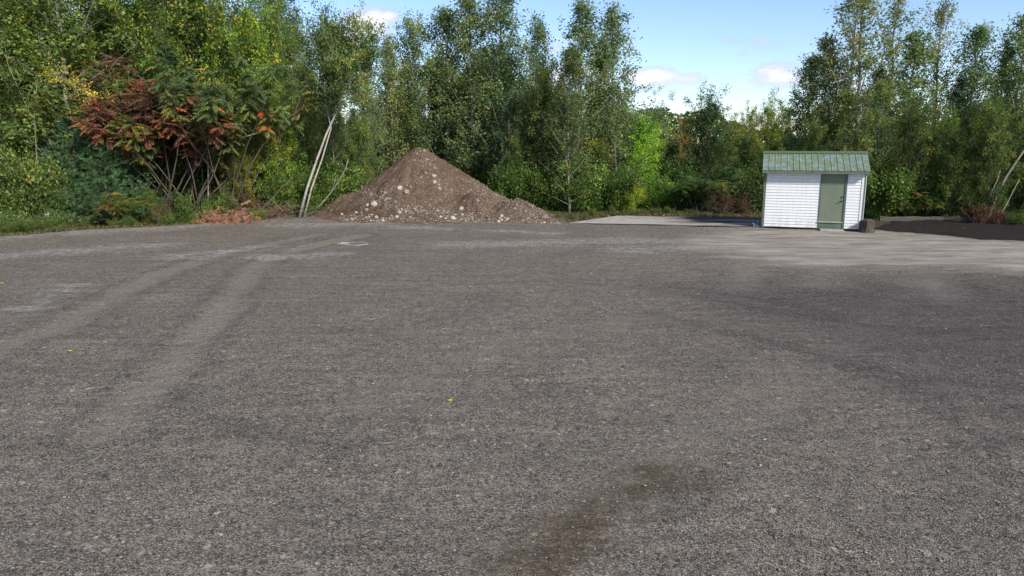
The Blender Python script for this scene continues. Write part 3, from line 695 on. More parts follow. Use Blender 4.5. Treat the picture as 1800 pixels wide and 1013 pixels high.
c = N.ramp(n3, [(.3, (.110,.150,.075)), (.7, (.150,.195,.10))])
f = N.math('MULTIPLY', N.ramp(n, [(.48, 0.0), (.60, 1.0)]), N.ramp(n2, [(.3, .3), (.5, .85)]))
c = N.mix(f, c, (.21,.27,.32)); N.out(N.bsdf(c, N.ramp(n, [(.4, .55), (.6, .42)]), N.bump(n3, .05, .01), .5, 0.0)); M['roof'] = m
A_ = gp(1339.5, 402); B_ = gp(1512.5, 408); W = float(np.linalg.norm(B_ - A_)); rz = math.atan2(B_[1] - A_[1], B_[0] - A_[0])
shed = empty('shed', (A_[0], A_[1], .02), rz); tag(shed, 'small white sided shed with green metal roof and green door', 'shed')
D = 2.44; H0 = .07; H1 = 2.28; EZ = 2.30; RZ = 2.98
def lap_panel(mb, x0, x1, z0, z1, lap=.112, y=0.0):
    k = z0
    while k < z1 - .01:
        t = min(k + lap, z1)
        g_ = min(.015, (t - k) * .3)
        mb.add([(x0, y - .026, k + g_), (x1, y - .026, k + g_), (x1, y - .012, t), (x0, y - .012, t), (x0, y + .003, k + g_), (x1, y + .003, k + g_), (x0, y + .003, t), (x1, y + .003, t)], Q=[(0, 1, 2, 3), (4, 5, 1, 0), (3, 2, 7, 6)]); k = t
mb = MB(); mb.box((.02, .03, H0), (W - .02, D, H1)); # core
g = MB()
for xx_ in (.02, W - .02): mb.add([(xx_, .03, H1), (xx_, D, H1), (xx_, D / 2, RZ - .12)], T=[(0, 1, 2)] if xx_ > 1 else [(1, 0, 2)])
mb.build('wall_core', M['siding'], shed)
d0, d1 = W * .575, W * .812
for (x0, x1) in ((.055, d0 - .035), (d1 + .075, W - .10)):
    mb = MB(); lap_panel(mb, x0, x1, H0, H1 - .02, y=.026); mb.build('siding', M['siding'], shed)
# side walls laps
for sx in (0, 1):
    mb = MB(); k = H0
    while k < H1 - .01:
        t = min(k + .112, H1); xo, xi = (-.004, .016) if sx == 0 else (W + .004, W - .016)
        mb.add([(xo, .06, k), (xo, D - .06, k), (xi, D - .06, t), (xi, .06, t)], Q=[(0, 1, 2, 3)]); k = t
    mb.build('siding', M['siding'], shed)
for (x0, x1, mt) in ((-.035, .055, 'greentrim'), (W - .02, W + .035, 'greentrim')):
    mb = MB(); mb.box((x0, -.018, H0 - .02), (x1, .09, H1 + .02)); mb.build('corner_trim', M[mt], shed)
mb = MB(); mb.box((W - .10, -.012, H0), (W - .021, .028, H1 - .02)); mb.build('corner_trim', M['siding'], shed)
mb = MB(); mb.box((W + .036, -.010, H0), (W + .052, .085, H1)); mb.build('corner_strip', M['siding'], shed)
# door with frame and threshold
mb = MB(); mb.box((d0 - .034, -.01, H0 + .24), (d0, .03, H1 - .02)); mb.box((d1, -.022, H0 - .02), (d1 + .074, .03, H1 - .02)); mb.box((d0 + .001, -.01, H1 - .075), (d1 - .001, .03, H1 - .02)); mb.build('door_frame', M['teal'], shed)
door = MB(); door.box((d0 + .004, .004, H0 + .285), (d1 - .004, .04, H1 - .08)); door = door.build('door', M['door'], shed)
mb = MB(); mb.tube([(d1 - .08, .0, 1.14), (d1 - .08, -.055, 1.14)], .014, 10); mb.tube([(d1 - .08, -.055, 1.14), (d1 - .19, -.058, 1.135)], .011, 8); mb.tube([(d1 - .08, .002, 1.14), (d1 - .08, -.008, 1.14)], .034, 14); mb.build('handle', M['black'], door, True)
mb = MB(); mb.tube([(d1 - .08, .002, 1.30), (d1 - .08, -.022, 1.30)], .030, 14); mb.build('deadbolt', M['black'], door, True)
for hz in (.55, 1.25, 1.95):
    mb = MB(); mb.tube([(d0 + .006, -.006, hz - .05), (d0 + .006, -.006, hz + .05)], .009, 8); mb.build('hinge', M['teal'], door)
mb = MB(); mb.box((d0 - .03, -.045, H0 + .235), (d1 - .001, .03, H0 + .275)); mb.build('threshold', simple('worn_sill', (.33,.36,.28), .7, .15), shed)
mb = MB(); mb.box((d0 - .03, -.004, H0 - .015), (d1 - .001, .03, H0 + .232)); mb.build('kick_board', M['greentrim'], shed)
mb = MB()
for k in range(3): mb.box((.04, .08 + k * 1.08, -.05), (W - .04, .2 + k * 1.08, H0 - .002))
mb.build('skid', M['darkwood'], shed)
# roof: ribbed metal sheets front and back
OX = .13; FY = -.30; BY = D + .30; ym = D / 2
def slope(y): return EZ + (RZ - EZ) * (1 - abs(y - ym) / (ym - FY))
roof = MB()
for (ya, yb) in ((FY, ym), (BY, ym)):
    x = -OX; pitch = (W + 2 * OX) / 17; xs_ = []
    for k in range(17):
        b = x + k * pitch; xs_ += [(b, 0), (b + .014, .024), (b + .034, .024), (b + .048, 0), (b + pitch * .5, 0), (b + pitch * .55, .004), (b + pitch * .6, 0)]
    xs_ += [(W + OX - .001, 0), (W + OX, -.03)]; xs_ = [(-OX, -.03)] + xs_
    V = []; n = len(xs_)
    for (yy_, zz_) in ((ya, slope(ya)), (yb, slope(yb))):
        V += [(a, yy_, zz_ + h) for a, h in xs_]
    roof.add(V, Q=[(i, i + 1, n + i + 1, n + i) for i in range(n - 1)])
rf = roof.build('roof', M['roof'], shed)
mb = MB(); xa, xb = -OX - .015, W + OX + .015
mb.add([(xa, ym - .17, slope(ym - .17) + .032), (xb, ym - .17, slope(ym - .17) + .032), (xb, ym, RZ + .05), (xa, ym, RZ + .05), (xa, ym + .17, slope(ym + .17) + .032), (xb, ym + .17, slope(ym + .17) + .032)], Q=[(0, 1, 2, 3), (3, 2, 5, 4)])
mb.build('ridge_cap', simple('green_ridge', (.085,.125,.06), .4, .1), rf)
mb = MB(); mb.box((-OX + .01, FY + .012, EZ - .115), (W + OX - .01, FY + .034, EZ - .006)); mb.build('fascia', M['greentrim'], rf)
mb = MB(); mb.box((-OX + .012, FY + .036, EZ - .10), (W + OX - .012, -.03, EZ - .08)); mb.build('soffit', M['siding'], rf)
mb = MB(); mb.box((.0, -.028, EZ - .078), (W, -.004, EZ - .02)); 
for sx in (0, 1):
    xo = -OX + .012 if sx == 0 else W + OX - .034
    mb = MB()
    for (ya, yb) in ((FY + .036, ym), (ym, BY - .03)):
        mb.add([(xo, ya, slope(ya) - .11), (xo + .022, ya, slope(ya) - .11), (xo + .022, yb, slope(yb) - .11), (xo, yb, slope(yb) - .11), (xo, ya, slope(ya) - .012), (xo + .022, ya, slope(ya) - .012), (xo + .022, yb, slope(yb) - .012), (xo, yb, slope(yb) - .012)],
               Q=[(0, 3, 2, 1), (4, 5, 6, 7), (0, 1, 5, 4), (1, 2, 6, 5), (2, 3, 7, 6), (3, 0, 4, 7)])
    mb.build('rake_board', M['greentrim'], rf)
# doorstep slab
mb = MB(); mb.box((d0 + .05, -.55, -.06), (d1 + .05, -.12, .075)); o = mb.build('doorstep', simple('step_concrete', (.30,.28,.25), .9, .2)); o.location = shed.location; o.rotation_euler = shed.rotation_euler
bv = o.modifiers.new('b', 'BEVEL'); bv.width = .015; tag(o, 'low concrete doorstep slab before the green shed door', 'doorstep')

# ------------------------------------------------------------------ soil bed, beam, stump
bedp = G((1537, 405), (1560, 391), (1640, 389), (1720, 391), (1850, 396), (2100, 405), (2100, 446), (1900, 432), (1800, 424.5), (1700, 420), (1620, 413), (1580, 409))
xs = np.arange(13.5, 27, .07); ys = np.arange(23.5, 33.5, .07); X, Y = np.meshgrid(xs, ys); sd = poly_sd(X, Y, bedp) + .25 * fbm(X * 1.5, Y * 1.5, 3)
Z = .085 * sstep(-.05, .5, sd) + .06 * fbm(X * 2.2, Y * 2.2, 4, .6) * sstep(0, .5, sd) - .12 * sstep(.05, -.4, sd) + .02
mb = MB(); ny, nx = X.shape; i = np.arange(ny - 1)[:, None] * nx; j = np.arange(nx - 1)[None]
Q = np.stack([i + j, i + j + 1, i + nx + j + 1, i + nx + j], -1).reshape(-1, 4); Q = Q[(sd.ravel()[Q] > -.4).any(1)]
mb.add(np.stack([X, Y, Z], -1).reshape(-1, 3), Q=Q)
m, nt = newmat('black_soil'); N = NT(nt); p = N.pos(); n = N.noise(p, 12, 7, .7); n1 = N.noise(p, 55, 3, .6)
c = N.ramp(n, [(.3, (.009,.008,.007)), (.55, (.022,.018,.016)), (.75, (.048,.040,.034))]); c = N.mix(N.ramp(n1, [(.68, 0.0), (.74, 1.0)]), c, (.20,.17,.14))
N.out(N.bsdf(c, .95, N.bump(n, .9, .06), .15)); o = mb.build('soil_bed', m, None, True); o['kind'] = 'structure'
M['oldwood'] = simple('weathered_timber', (.085,.075,.065), .9, .35, 6, .6, stretch=(.6, 8, 8))
M['stumpbark'] = simple('stump_bark', (.075,.06,.048), .95, .45, 7, .9, stretch=(4, 4, .5))
a = gp(1545, 391); b = gp(1720, 392)
mb = MB(); L_ = float(np.linalg.norm(b - a)); nseg = 24
for k in range(2):
    x0 = L_ * (.0 if k == 0 else .505); x1 = L_ * (.5 if k == 0 else 1.0)
    mb = MB(); xs_ = np.linspace(x0, x1, nseg); V = []
    for x_ in xs_:
        w_ = .09 + .01 * vnoise(np.array([x_ * 3]), np.array([k * 9.]))[0]; zt = .22 + .04 * vnoise(np.array([x_ * 2.1]), np.array([k * 5. + 2]))[0]
        V += [(x_, -w_, .02), (x_, -w_, zt - .02), (x_, -w_ + .03, zt), (x_, w_ - .03, zt), (x_, w_, zt - .02), (x_, w_, .02)]
    Qs = [(i * 6 + j_, i * 6 + (j_ + 1) % 6, (i + 1) * 6 + (j_ + 1) % 6, (i + 1) * 6 + j_) for i in range(nseg - 1) for j_ in range(6)]
    e = (nseg - 1) * 6; Qs += [(0, 1, 4, 5), (1, 2, 3, 4), (e + 5, e + 4, e + 1, e), (e + 4, e + 3, e + 2, e + 1)]
    mb.add(V, Q=[q_[::-1] for q_ in Qs]); o = mb.build('timber', M['oldwood']); o.location = (a[0], a[1], .03); o.rotation_euler = (0, 0, math.atan2(b[1] - a[1], b[0] - a[0]))
    tag(o, ['weathered grey timber behind the black soil, end nearest the shed', 'weathered grey timber behind the black soil, end farther from the shed'][k], 'timber', 'grey timbers edging the black soil')
q = gp(1528, 411); mb = MB(); seg = 40; V = []; a_ = np.linspace(0, 2 * math.pi, seg, endpoint=False)
fl = 1 + .10 * vnoise(a_ * 3.2, a_ * 0 + 1) * 2 + .05 * np.sin(a_ * 9 + 1)
lev = [(0, .30), (.08, .275), (.2, .255), (.33, .25), (.45, .255), (.5, .25)]
lev = [(z_ * .88, r_) for z_, r_ in lev]
for z_, r_ in lev: V += [(math.cos(t) * r_ * f_, math.sin(t) * r_ * f_, z_ + (.03 * math.sin(t * 2) if z_ > .35 else 0)) for t, f_ in zip(a_, fl)]
V.append((0, 0, .43)); nn_ = len(lev)
mb.add(V, Q=[(i * seg + j_, i * seg + (j_ + 1) % seg, (i + 1) * seg + (j_ + 1) % seg, (i + 1) * seg + j_) for i in range(nn_ - 1) for j_ in range(seg)])
st = empty('tree_stump', (q[0], q[1] + .25, .03)); tag(st, 'cut tree stump with grey brown bark beside the right corner of the shed', 'stump')
mb.build('bark', M['stumpbark'], st, True)
mb = MB(); V = [(math.cos(t) * .247 * f_, math.sin(t) * .247 * f_, .443 + .03 * math.sin(t * 2)) for t, f_ in zip(a_, fl)] + [(0, 0, .437)]
mb.add(V, T=[(j_, (j_ + 1) % seg, seg) for j_ in range(seg)]); mb.build('cut_face', M['oldwood'], st)
# split wood lying by the stump
mb = MB(); q2 = gp(1518, 408)
mb.tube([(0, 0, .09), (.12, .3, .11), (.3, .75, .12)], [.085, .09, .08], 9); o = mb.build('log', M['stumpbark'], None, True); o.location = (q2[0] + .05, q2[1] + .3, .0)
tag(o, 'short dark log lying between the stump and the shed', 'log')

# ------------------------------------------------------------------ small litter
def crumple(name, loc, size, mat, label, cat, seed=1, rz=0):
    bm = bmesh.new(); bmesh.ops.create_icosphere(bm, subdivisions=4, radius=1); r = np.random.default_rng(seed)
    V = np.array([v.co[:] for v in bm.verts]); Nn = r.normal(size=(14, 3)); Nn /= np.linalg.norm(Nn, axis=1)[:, None]
    k = np.ones(len(V))
    for nn in Nn: k -= .16 * np.abs(np.sin((V @ nn) * 4.5 + r.uniform(0, 6))) ** .6 * .8 - .05
    for v, kk in zip(bm.verts, k): v.co = Vector((v.co.x * kk * size[0], v.co.y * kk * size[1], max(-.02, v.co.z) * kk * size[2]))
    me = bpy.data.meshes.new(name); bm.to_mesh(me); bm.free(); me.materials.append(mat)
    o = bpy.data.objects.new(name, me); COL.objects.link(o); o.location = loc; o.rotation_euler = (0, 0, rz); tag(o, label, cat); return o
def tarp_mat(name, c1, c2):
    m, nt = newmat(name); N = NT(nt); n = N.noise(N.obj(), 9, 4, .6)
    N.out(N.bsdf(N.ramp(n, [(.44, c1), (.56, c2)]), .45, N.bump(n, .5, .04), .5)); return m
q = gp(1331, 402); crumple('tarp_bundle', (q[0], q[1] + .25, .03), (.42, .34, .40), tarp_mat('tarp_green_blue', (.03,.05,.07), (.20,.27,.28)), 'crumpled dark blue green tarp bundle at the left corner of the shed', 'tarp', 3)
q = gp(1246, 383.5); rock(0, 0, .13, 3, 'small white stone on the back edge of the concrete pad', pos=(q[0], q[1], .13))
q = gp(1278, 386); rock(0, 0, .07, 5, 'tiny pale stone at the back of the pad, near the shed', pos=(q[0], q[1], .12))
q = gp(966, 390); crumple('plastic_bag', (q[0], q[1] + .1, .1), (.26, .2, .13), tarp_mat('blue_plastic', (.03,.04,.05), (.28,.36,.42)), 'torn dark and blue plastic bag at the right toe of the mound', 'bag', 5)
q = gp(86, 392); crumple('plastic_bag', (gx(86, 29.9), 29.9, .50), (.20, .16, .18), tarp_mat('pale_plastic', (.30,.33,.38), (.62,.65,.72)), 'white crumpled plastic bag caught low in the left bushes', 'bag', 8)
mb = MB(); q = gp(436, 388); mb.box((-.22, -.03, -.05), (.22, .03, .05)); o = mb.build('plank', simple('orange_wood', (.26,.17,.085), .8, .2, 6, .3, stretch=(1, 6, 6))); o.location = (gx(434, 32.7), 32.7, .78); o.rotation_euler = (.2, -.42, .1)
tag(o, 'short split of orange wood lying on the brown brush heap', 'wood')
crumple('plastic_scrap', (gx(430, 32.5), 32.5, .52), (.16, .1, .1), tarp_mat('blue_scrap', (.06,.14,.30), (.20,.35,.55)), 'blue plastic scrap under the split of orange wood', 'scrap', 11)
# survey / utility cover set in the gravel with white worn rim
q = gp(628, 431); z0 = float(lot_z(np.array([q[0]]), np.array([q[1]]))[0])
cv = empty('utility_cover', (q[0], q[1], z0 + .005)); tag(cv, 'flat dark round utility cover with pale rim set in the gravel', 'cover')
mb = MB(); sg = 40
V = []; rr_ = [.27, .29, .33, .38]; hh_ = [.012, .022, .020, -.02]
for r_, h_ in zip(rr_, hh_): V += [(math.cos(t) * r_ * (1 + .03 * math.sin(5 * t)) , math.sin(t) * r_ * (1 + .05 * math.sin(3 * t)), h_) for t in np.linspace(0, 6.2832, sg, endpoint=False)]
mb.add(V, Q=[(i * sg + j_, i * sg + (j_ + 1) % sg, (i + 1) * sg + (j_ + 1) % sg, (i + 1) * sg + j_) for i in range(3) for j_ in range(sg)])
mb.build('rim', simple('pale_rim', (.235,.225,.21), .8, .4, 2.2), cv, True)
mb = MB(); V = [(math.cos(t) * .262, math.sin(t) * .262, .010) for t in np.linspace(0, 6.2832, sg, endpoint=False)] + [(0, 0, .012)]
mb.add(V, T=[(j_, (j_ + 1) % sg, sg) for j_ in range(sg)]); mb.build('lid', simple('iron_lid', (.10,.095,.10), .6, .2, 30), cv)
for (pa, pb, lab) in (((592, 431.5), (612, 434), 'lower pale scrape mark strip beside the utility cover'), ((598, 430), (616, 429.5), 'upper pale strip beside the utility cover')):
    a = gp(*pa); b = gp(*pb); mb = MB(); Pn = np.array([a + (b - a) * t + [0, .05 * math.sin(t * 3), 0] for t in np.linspace(0, 1, 8)]); Pn[:, 2] = lot_z(Pn[:, 0], Pn[:, 1]) + .01
    mb.tube(Pn, [.01, .03, .035, .03, .035, .03, .025, .008], 6); o = mb.build('concrete_strip', simple('pale_strip', (.29,.28,.265), .85, .15), None, True); tag(o, lab, 'strip')
# upright white blocks standing in for pale patches deep in the left wood
for k, (px, py, s_) in enumerate(((313, 327, .15), (326, 327, .13), (338, 326, .14), (368, 326, .16), (265, 327, .1))):
    Y_ = 36.5; p3 = at(px, py, Y_)
    mb = MB(); mb.box((-s_ * .8, -.12, 0), (s_ * .8, .12, .01 + p3[2] + s_)); o = mb.build('pale_block', simple('pale_block_white', (.75,.74,.70), .6, .08)); o.location = (p3[0], p3[1], 0)
    bv = o.modifiers.new('b', 'BEVEL'); bv.width = .03; bv.segments = 2
    tag(o, ['white patch glimpsed through the dark wood left of the forked stem, leftmost of three', 'white patch glimpsed through the dark wood left of the forked stem, middle of three', 'white patch glimpsed right beside the forked stem in the dark wood', 'white patch glimpsed just right of the thin birch stem', 'faint white patch glimpsed behind the low sumac leaves'][k], 'white post')

# ------------------------------------------------------------------ trees, placed one by one
def T(kind, i, px, dY, py, w, label, color=(1, 1, 1), lean=(0, 0), rz=None, group=None, name=None, z=0):
    """tree with its foot at picture column px, depth dY, top at picture row py"""
    h = topz(py, dY) - z
    return P[kind][i % len(P[kind])].place(gx(px, dY), dY, h, w, rz, label, group, color, lean, z, name)
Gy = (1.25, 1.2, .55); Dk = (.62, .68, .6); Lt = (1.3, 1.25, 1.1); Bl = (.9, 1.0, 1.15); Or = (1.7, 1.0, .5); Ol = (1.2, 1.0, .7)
# left woodland
T('maple', 0, -60, 33, -150, .95, 'tall leafy tree cut by the left frame edge, yellowish green', Gy)
T('birch', 0, 22, 33, -120, 1.1, 'thin trunked tree at far left with yellow green leaves', (1.15, 1.2, .6))
T('aspen', 0, 85, 33, -60, .9, 'slim sapling with pale stem at left, left of the yellow branch', (1.0, 1.1, .6))
T('maple', 1, 60, 35, -190, .9, 'tall green tree behind the leftmost saplings', (.9, .95, .7))
T('aspen', 1, 135, 33, -170, 1.4, 'tall green tree behind the yellow leaved sapling', (1.0, 1.1, .65))
T('maple', 2, 215, 36, -200, .8, 'dark tall tree behind the red sumac, left of its two trunks', Dk)
T('maple', 3, 300, 35, -140, .85, 'tall tree above the right part of the red sumac, light green', (1.0, 1.05, .75))
T('maple', 0, 390, 35.5, -150, .9, 'broad green tree rising above the half green sumac', (.95, 1.0, .75))
T('maple', 1, 455, 34.5, -60, .7, 'bright yellow green maple filling the wood edge left of leaning birch', (1.35, 1.4, .75))
T('maple', 2, 492, 37, -40, .6, 'dark green tree rising above the bright maple, open sky on its right', (.75, .85, .7))
T('maple', 3, 500, 34.2, 120, .7, 'smaller bright green maple just left of the leaning birch', (1.25, 1.35, .7))
T('maple', 1, 430, 33.2, 190, .62, 'low maple above the brown brush heap with some red leaves', (1.2, 1.0, .7))
T('aspen', 2, 588, 38, 32, .8, 'leafy tree behind the leaning birch top', (.95, 1.0, .8))
T('aspen', 2, 645, 40, 95, 1.0, 'grey green tree between the leaning birch and the mound peak', Bl)
# middle aspens
T('aspen', 0, 700, 41.5, 62, 1.0, 'aspen above the left slope of the mound, feathery top', (1.1, 1.1, .95))
T('birch', 1, 735, 42, 18, 1.0, 'tall pale green tree straight above the mound peak', (1.15, 1.15, 1.0))
T('aspen', 3, 790, 42, 14, 1.3, 'tall aspen right of the mound peak', Bl)
T('aspen', 1, 838, 41, -25, 1.2, 'aspen with thin see through top reaching the frame edge', (1.05, 1.05, .9))
T('aspen', 2, 880, 40, -20, 1.35, 'dense blue green aspen cut by the top of the frame', (.8, .95, 1.0))
T('aspen', 0, 933, 39, 26, 1.05, 'dark slender aspen with rounded tip, left of the sky notch', (.75, .9, .9))
T('aspen', 3, 960, 38.5, 120, 1.2, 'short aspen filling the notch between taller aspens', Ol)
T('aspen', 1, 1010, 38, -2, 1.25, 'spire shaped aspen, left of the two before the open sky', (.85, .98, .95))
T('aspen', 2, 1042, 39, 70, 1.0, 'aspen squeezed between the two spire shaped ones', (1.0, 1.05, .85))
T('aspen', 0, 1083, 38.5, 3, 1.15, 'spire shaped aspen at the edge of the open sky', (.85, .95, .95))
T('dark', 1, 985, 37.0, 235, .9, 'small yellowish leafy tree at the wood edge right of the mound', (1.5, 1.3, .6))
T('dark', 0, 1048, 37.8, 205, .9, 'olive leafy tree at the left corner of the concrete pad', (1.4, 1.25, .6))
T('dark', 1, 905, 37.5, 215, .75, 'dark bushy tree right behind the mound slope', (.85, .95, .75))
T('dark', 0, 800, 42.5, 150, .9, 'dark bushy tree hidden low behind the mound peak', (.75, .85, .7))
T('dark', 1, 640, 37.8, 190, .8, 'bushy tree at the wood edge above the left toe of the mound', (.95, 1.05, .75))
# the gap with distant trees
T('maple', 3, 1092, 46, 170, .62, 'small orange tinted tree at the right foot of the spire aspens', (1.25, 1.12, .75))
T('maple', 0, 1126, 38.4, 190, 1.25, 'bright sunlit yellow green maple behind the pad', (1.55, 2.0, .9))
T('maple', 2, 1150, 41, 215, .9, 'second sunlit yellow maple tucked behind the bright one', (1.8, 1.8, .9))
T('dark', 1, 1092, 40, 262, .5, 'brownish dark bush tree between aspens and bright maple', (1.0, .8, .6))
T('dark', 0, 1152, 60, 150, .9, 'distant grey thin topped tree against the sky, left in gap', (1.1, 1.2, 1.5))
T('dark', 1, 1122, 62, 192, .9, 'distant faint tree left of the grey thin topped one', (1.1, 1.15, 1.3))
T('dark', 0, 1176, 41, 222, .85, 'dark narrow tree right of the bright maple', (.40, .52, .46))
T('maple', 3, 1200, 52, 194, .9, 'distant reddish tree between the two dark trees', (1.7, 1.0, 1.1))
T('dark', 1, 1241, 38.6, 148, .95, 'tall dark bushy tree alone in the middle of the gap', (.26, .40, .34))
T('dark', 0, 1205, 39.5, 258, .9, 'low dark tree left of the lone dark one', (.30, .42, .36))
T('maple', 2, 1280, 52, 188, .9, 'distant orange brown tree right of the lone dark one', (1.3, 1.1, .9))
T('dark', 0, 1302, 42, 208, .95, 'mid green tree left of the shed roof', (1.05, 1.15, .9))
T('maple', 1, 1340, 46, 156, .9, 'tree with rusty top leaves left of shed roof, broad', (1.2, 1.08, .75))
T('maple', 0, 1312, 58, 176, .8, 'distant rusty tree behind the mid green one', (1.35, 1.1, .8))
T('dark', 1, 1335, 38.5, 270, .85, 'dark low tree at the left side of the shed', (.55, .6, .5))
T('maple', 2, 1372, 48, 158, .85, 'rusty green tree touching the left flank of the right aspens', (1.2, 1.08, .75))
# right aspens
T('aspen', 3, 1402, 39, 95, 1.35, 'leafy aspen at the left edge of the right hand wood', (.85, .95, .85))
T('thinaspen', 0, 1476, 36, -40, 1.2, 'tall thin aspen with pale trunk above the shed roof middle', (1.05, 1.0, .9), rz=.4)
T('aspen', 1, 1440, 37.5, 60, 1.2, 'aspen with rust speckled leaves over the left half of the roof', (1.1, 1.0, .8))
T('thinaspen', 1, 1499, 36.2, -50, 1.3, 'tall thin aspen with forked pale trunk over the shed door', (1.05, 1.0, .9), lean=(0, 3), rz=2)
T('thinaspen', 2, 1545, 38, -30, 1.2, 'sparse topped aspen leaning right of the shed roof', (1.0, 1.0, .9), lean=(0, 4), rz=1)
T('aspen', 0, 1522, 37.5, 110, 1.3, 'leafy aspen behind the right end of the shed roof', (.9, 1.0, .8))
T('aspen', 2, 1592, 36.5, 52, 1.45, 'broad aspen with speckled leaves right of the shed', (.85, .95, .8))
T('thinaspen', 1, 1628, 37.5, -10, 1.0, 'thin pale topped aspen standing behind the broad one', (1.2, 1.05, .8), rz=4)
T('aspen', 3, 1682, 36, 40, 1.2, 'pointed aspen, fourth from the right frame edge', (.85, 1.0, .9))
T('aspen', 1, 1655, 37, 130, 1.1, 'shorter aspen left of the pointed one', Dk)
T('aspen', 0, 1735, 36, 70, 1.1, 'aspen with yellow specks left of the last tall one', (.95, 1.05, .8))
T('aspen', 2, 1775, 35, 18, 1.3, 'tall feathery aspen by the right frame edge', (.9, 1.0, .9))
T('birch', 0, 1830, 33, 30, 1.0, 'tree cut by the right frame edge, feathery', (.8, .95, .8))
T('dark', 0, 1570, 34.8, 200, .9, 'dark leafy tree by the stump', (.8, .9, .6))
T('dark', 1, 1640, 34.5, 185, .9, 'dark leafy tree above the grey timbers', (.7, .85, .55))
T('dark', 0, 1715, 34, 170, .9, 'dark leafy tree above the red shrubs', (.68, .85, .55))
T('dark', 1, 1790, 33, 180, .9, 'dark leafy tree behind the leaning birch stems at right', (.6, .78, .5))
T('dark', 1, 1420, 36, 190, .6, 'dark leafy tree directly behind the shed', (.75, .85, .6))
T('dark', 0, 1500, 36, 200, .6, 'low olive tree behind the right half of the shed', (1.0, .95, .6))
for k, (px, Y_, py) in enumerate(((1558, 33.5, 300), (1548, 33.8, 290), (1585, 33.6, 250), (1660, 33.3, 190), (1708, 33.5, 170))):
    T('sapling', k, px, Y_, py, .55, ['thin pale sapling stem right of the stump', 'thinner sapling stem nearest the shed wall', 'sapling stem behind the left end of the timber', 'sapling behind the far timber with speckled bark', 'sapling stem left of the red shrubs'][k], (.8, .95, .5))
# rows of woodland behind, shared description by zone
sky_px = [(-400, -120), (540, -60), (552, 40), (575, 110), (640, 130), (690, 110), (740, 50), (900, 40), (945, 90), (1000, 60), (1060, 90), (1095, 190), (1110, 240), (1200, 245), (1280, 240), (1370, 205), (1400, 150), (1450, 110), (1560, 120), (1640, 130), (1700, 140), (1800, 110), (2300, 60)]
def zone(px):
    if px < 540: return 'tree deep in the left wood behind the front trees', 'trees deep in the left wood', ('maple', 'maple', 'dark', 'birch')
    if px < 1100: return 'tree deep in the wood behind the mound and its aspens', 'trees behind the middle aspens', ('aspen', 'dark', 'aspen', 'dark')
    if px < 1385: return 'low distant tree at the back of the gap left of the shed', 'distant trees in the gap', ('dark', 'maple', 'dark', 'aspen')
    return 'tree deep in the right wood behind the shed and front aspens', 'trees deep in the right wood', ('aspen', 'dark', 'aspen', 'dark')
for r_, off in enumerate((5.5, 9.5, 14)):
    px = -330 + r_ * 23
    while px < 2150:
        Y_ = edge_px(px) + off + random.uniform(-1, 1)
        if 560 < px < 930: Y_ = max(Y_, 43 + off - 5)
        if 1080 < px < 1400: Y_ += 4
        lab, grp, kinds = zone(px); kd = kinds[(int(px) // 7) % 4]
        py = np.interp(px, [a for a, b in sky_px], [b for a, b in sky_px]) + random.uniform(15, 90)
        g_ = random.uniform(.55, .95)
        T(kd, random.randrange(4), px, Y_, py, random.uniform(.9, 1.15) if kd in ('aspen', 'birch') else random.uniform(.75, .95), lab, (g_, g_ * 1.08, g_ * .8), group=grp)
        px += random.uniform(44, 74)
# far wood as one mass
mb = MB(); n = 120000; a = rng.uniform(-110, 110, n); top = 5.6 + 1.6 * fbm(a * .15, a * 0, 4) * 2; zz = rng.random(n) ** .8 * top
yy = 78 + rng.uniform(-4, 4, n) * np.sqrt(np.clip(1 - (zz / (top + .1)) ** 2, 0, 1)) + .002 * a ** 2
mb.leaves(np.stack([a, yy, zz], -1), .42, c=np.clip(.5 + fbm(a * .3, zz, 2), 0, 1))
o = mb.build('far_wood', M['aspen']); o.color = (.55, .62, .5, 1); tag(o, 'far low woodland closing the view behind all the trees', 'woodland', kind='stuff')

# understorey along the wood edge
def und(px, Y_, kind, i, h, w, lab, color=(1, 1, 1), grp=None, z=0, rz=None):
    return P[kind][i % len(P[kind])].place(gx(px, Y_), Y_, h, w, rz, lab, grp, color, (0, 0), z)
und(38, 29.9, 'shrub', 0, 3.5, .62, 'large light green leafy bush at the left frame edge', (1.15, 1.1, .85))
und(-55, 29.4, 'shrub', 1, 3.0, .6, 'light green bush cut by the left frame edge', (1.05, 1.05, .8))
und(95, 30.8, 'shrub', 2, 2.6, .62, 'light green bush right of the largest left bush', (1.05, 1.0, .75))
und(12, 28.3, 'smallshrub', 0, 1.3, 1.1, 'low dark green weeds before the largest left bush', (.9, 1.0, .8))
und(104, 29.4, 'smallshrub', 1, 1.0, 1.1, 'low green weeds around the white plastic bag', (1, 1.1, .9))
T('pine', 0, 192, 31.2, 240, 1.5, 'young pine with soft dark blue green needles below the red sumac', (1.5, 1.55, 1.15))
T('pine', 1, 140, 32.6, 190, 1.0, 'darker young pine behind the left bushes', (1.3, 1.5, 1.4))
T('sumac', 0, 300, 32.4, 104, .8, 'large rust red sumac with drooping leaves over the left wood edge', (1.05, 1.0, 1.0), rz=1.0)
T('gsumac', 1, 338, 32.6, 150, .7, 'smaller orange and green sumac drooping right of the large red one', (1.15, .95, .8), rz=2.2)
T('sumac', 1, 252, 33.0, 108, .9, 'second rust red sumac, left of the large one', (.95, 1.0, 1.0))
T('gsumac', 0, 410, 32.9, 88, .6, 'half green sumac with red leaves at its top', (1.0, 1.05, .95))
T('gsumac', 1, 362, 34.2, 105, .65, 'green and orange sumac between the red one and the half green one', (.9, 1.0, .9))
und(205, 30.3, 'lowsumac', 0, 1.5, .9, 'low sumac with arching orange tinged leaves in front of the pine', (1.2, 1.05, .8))
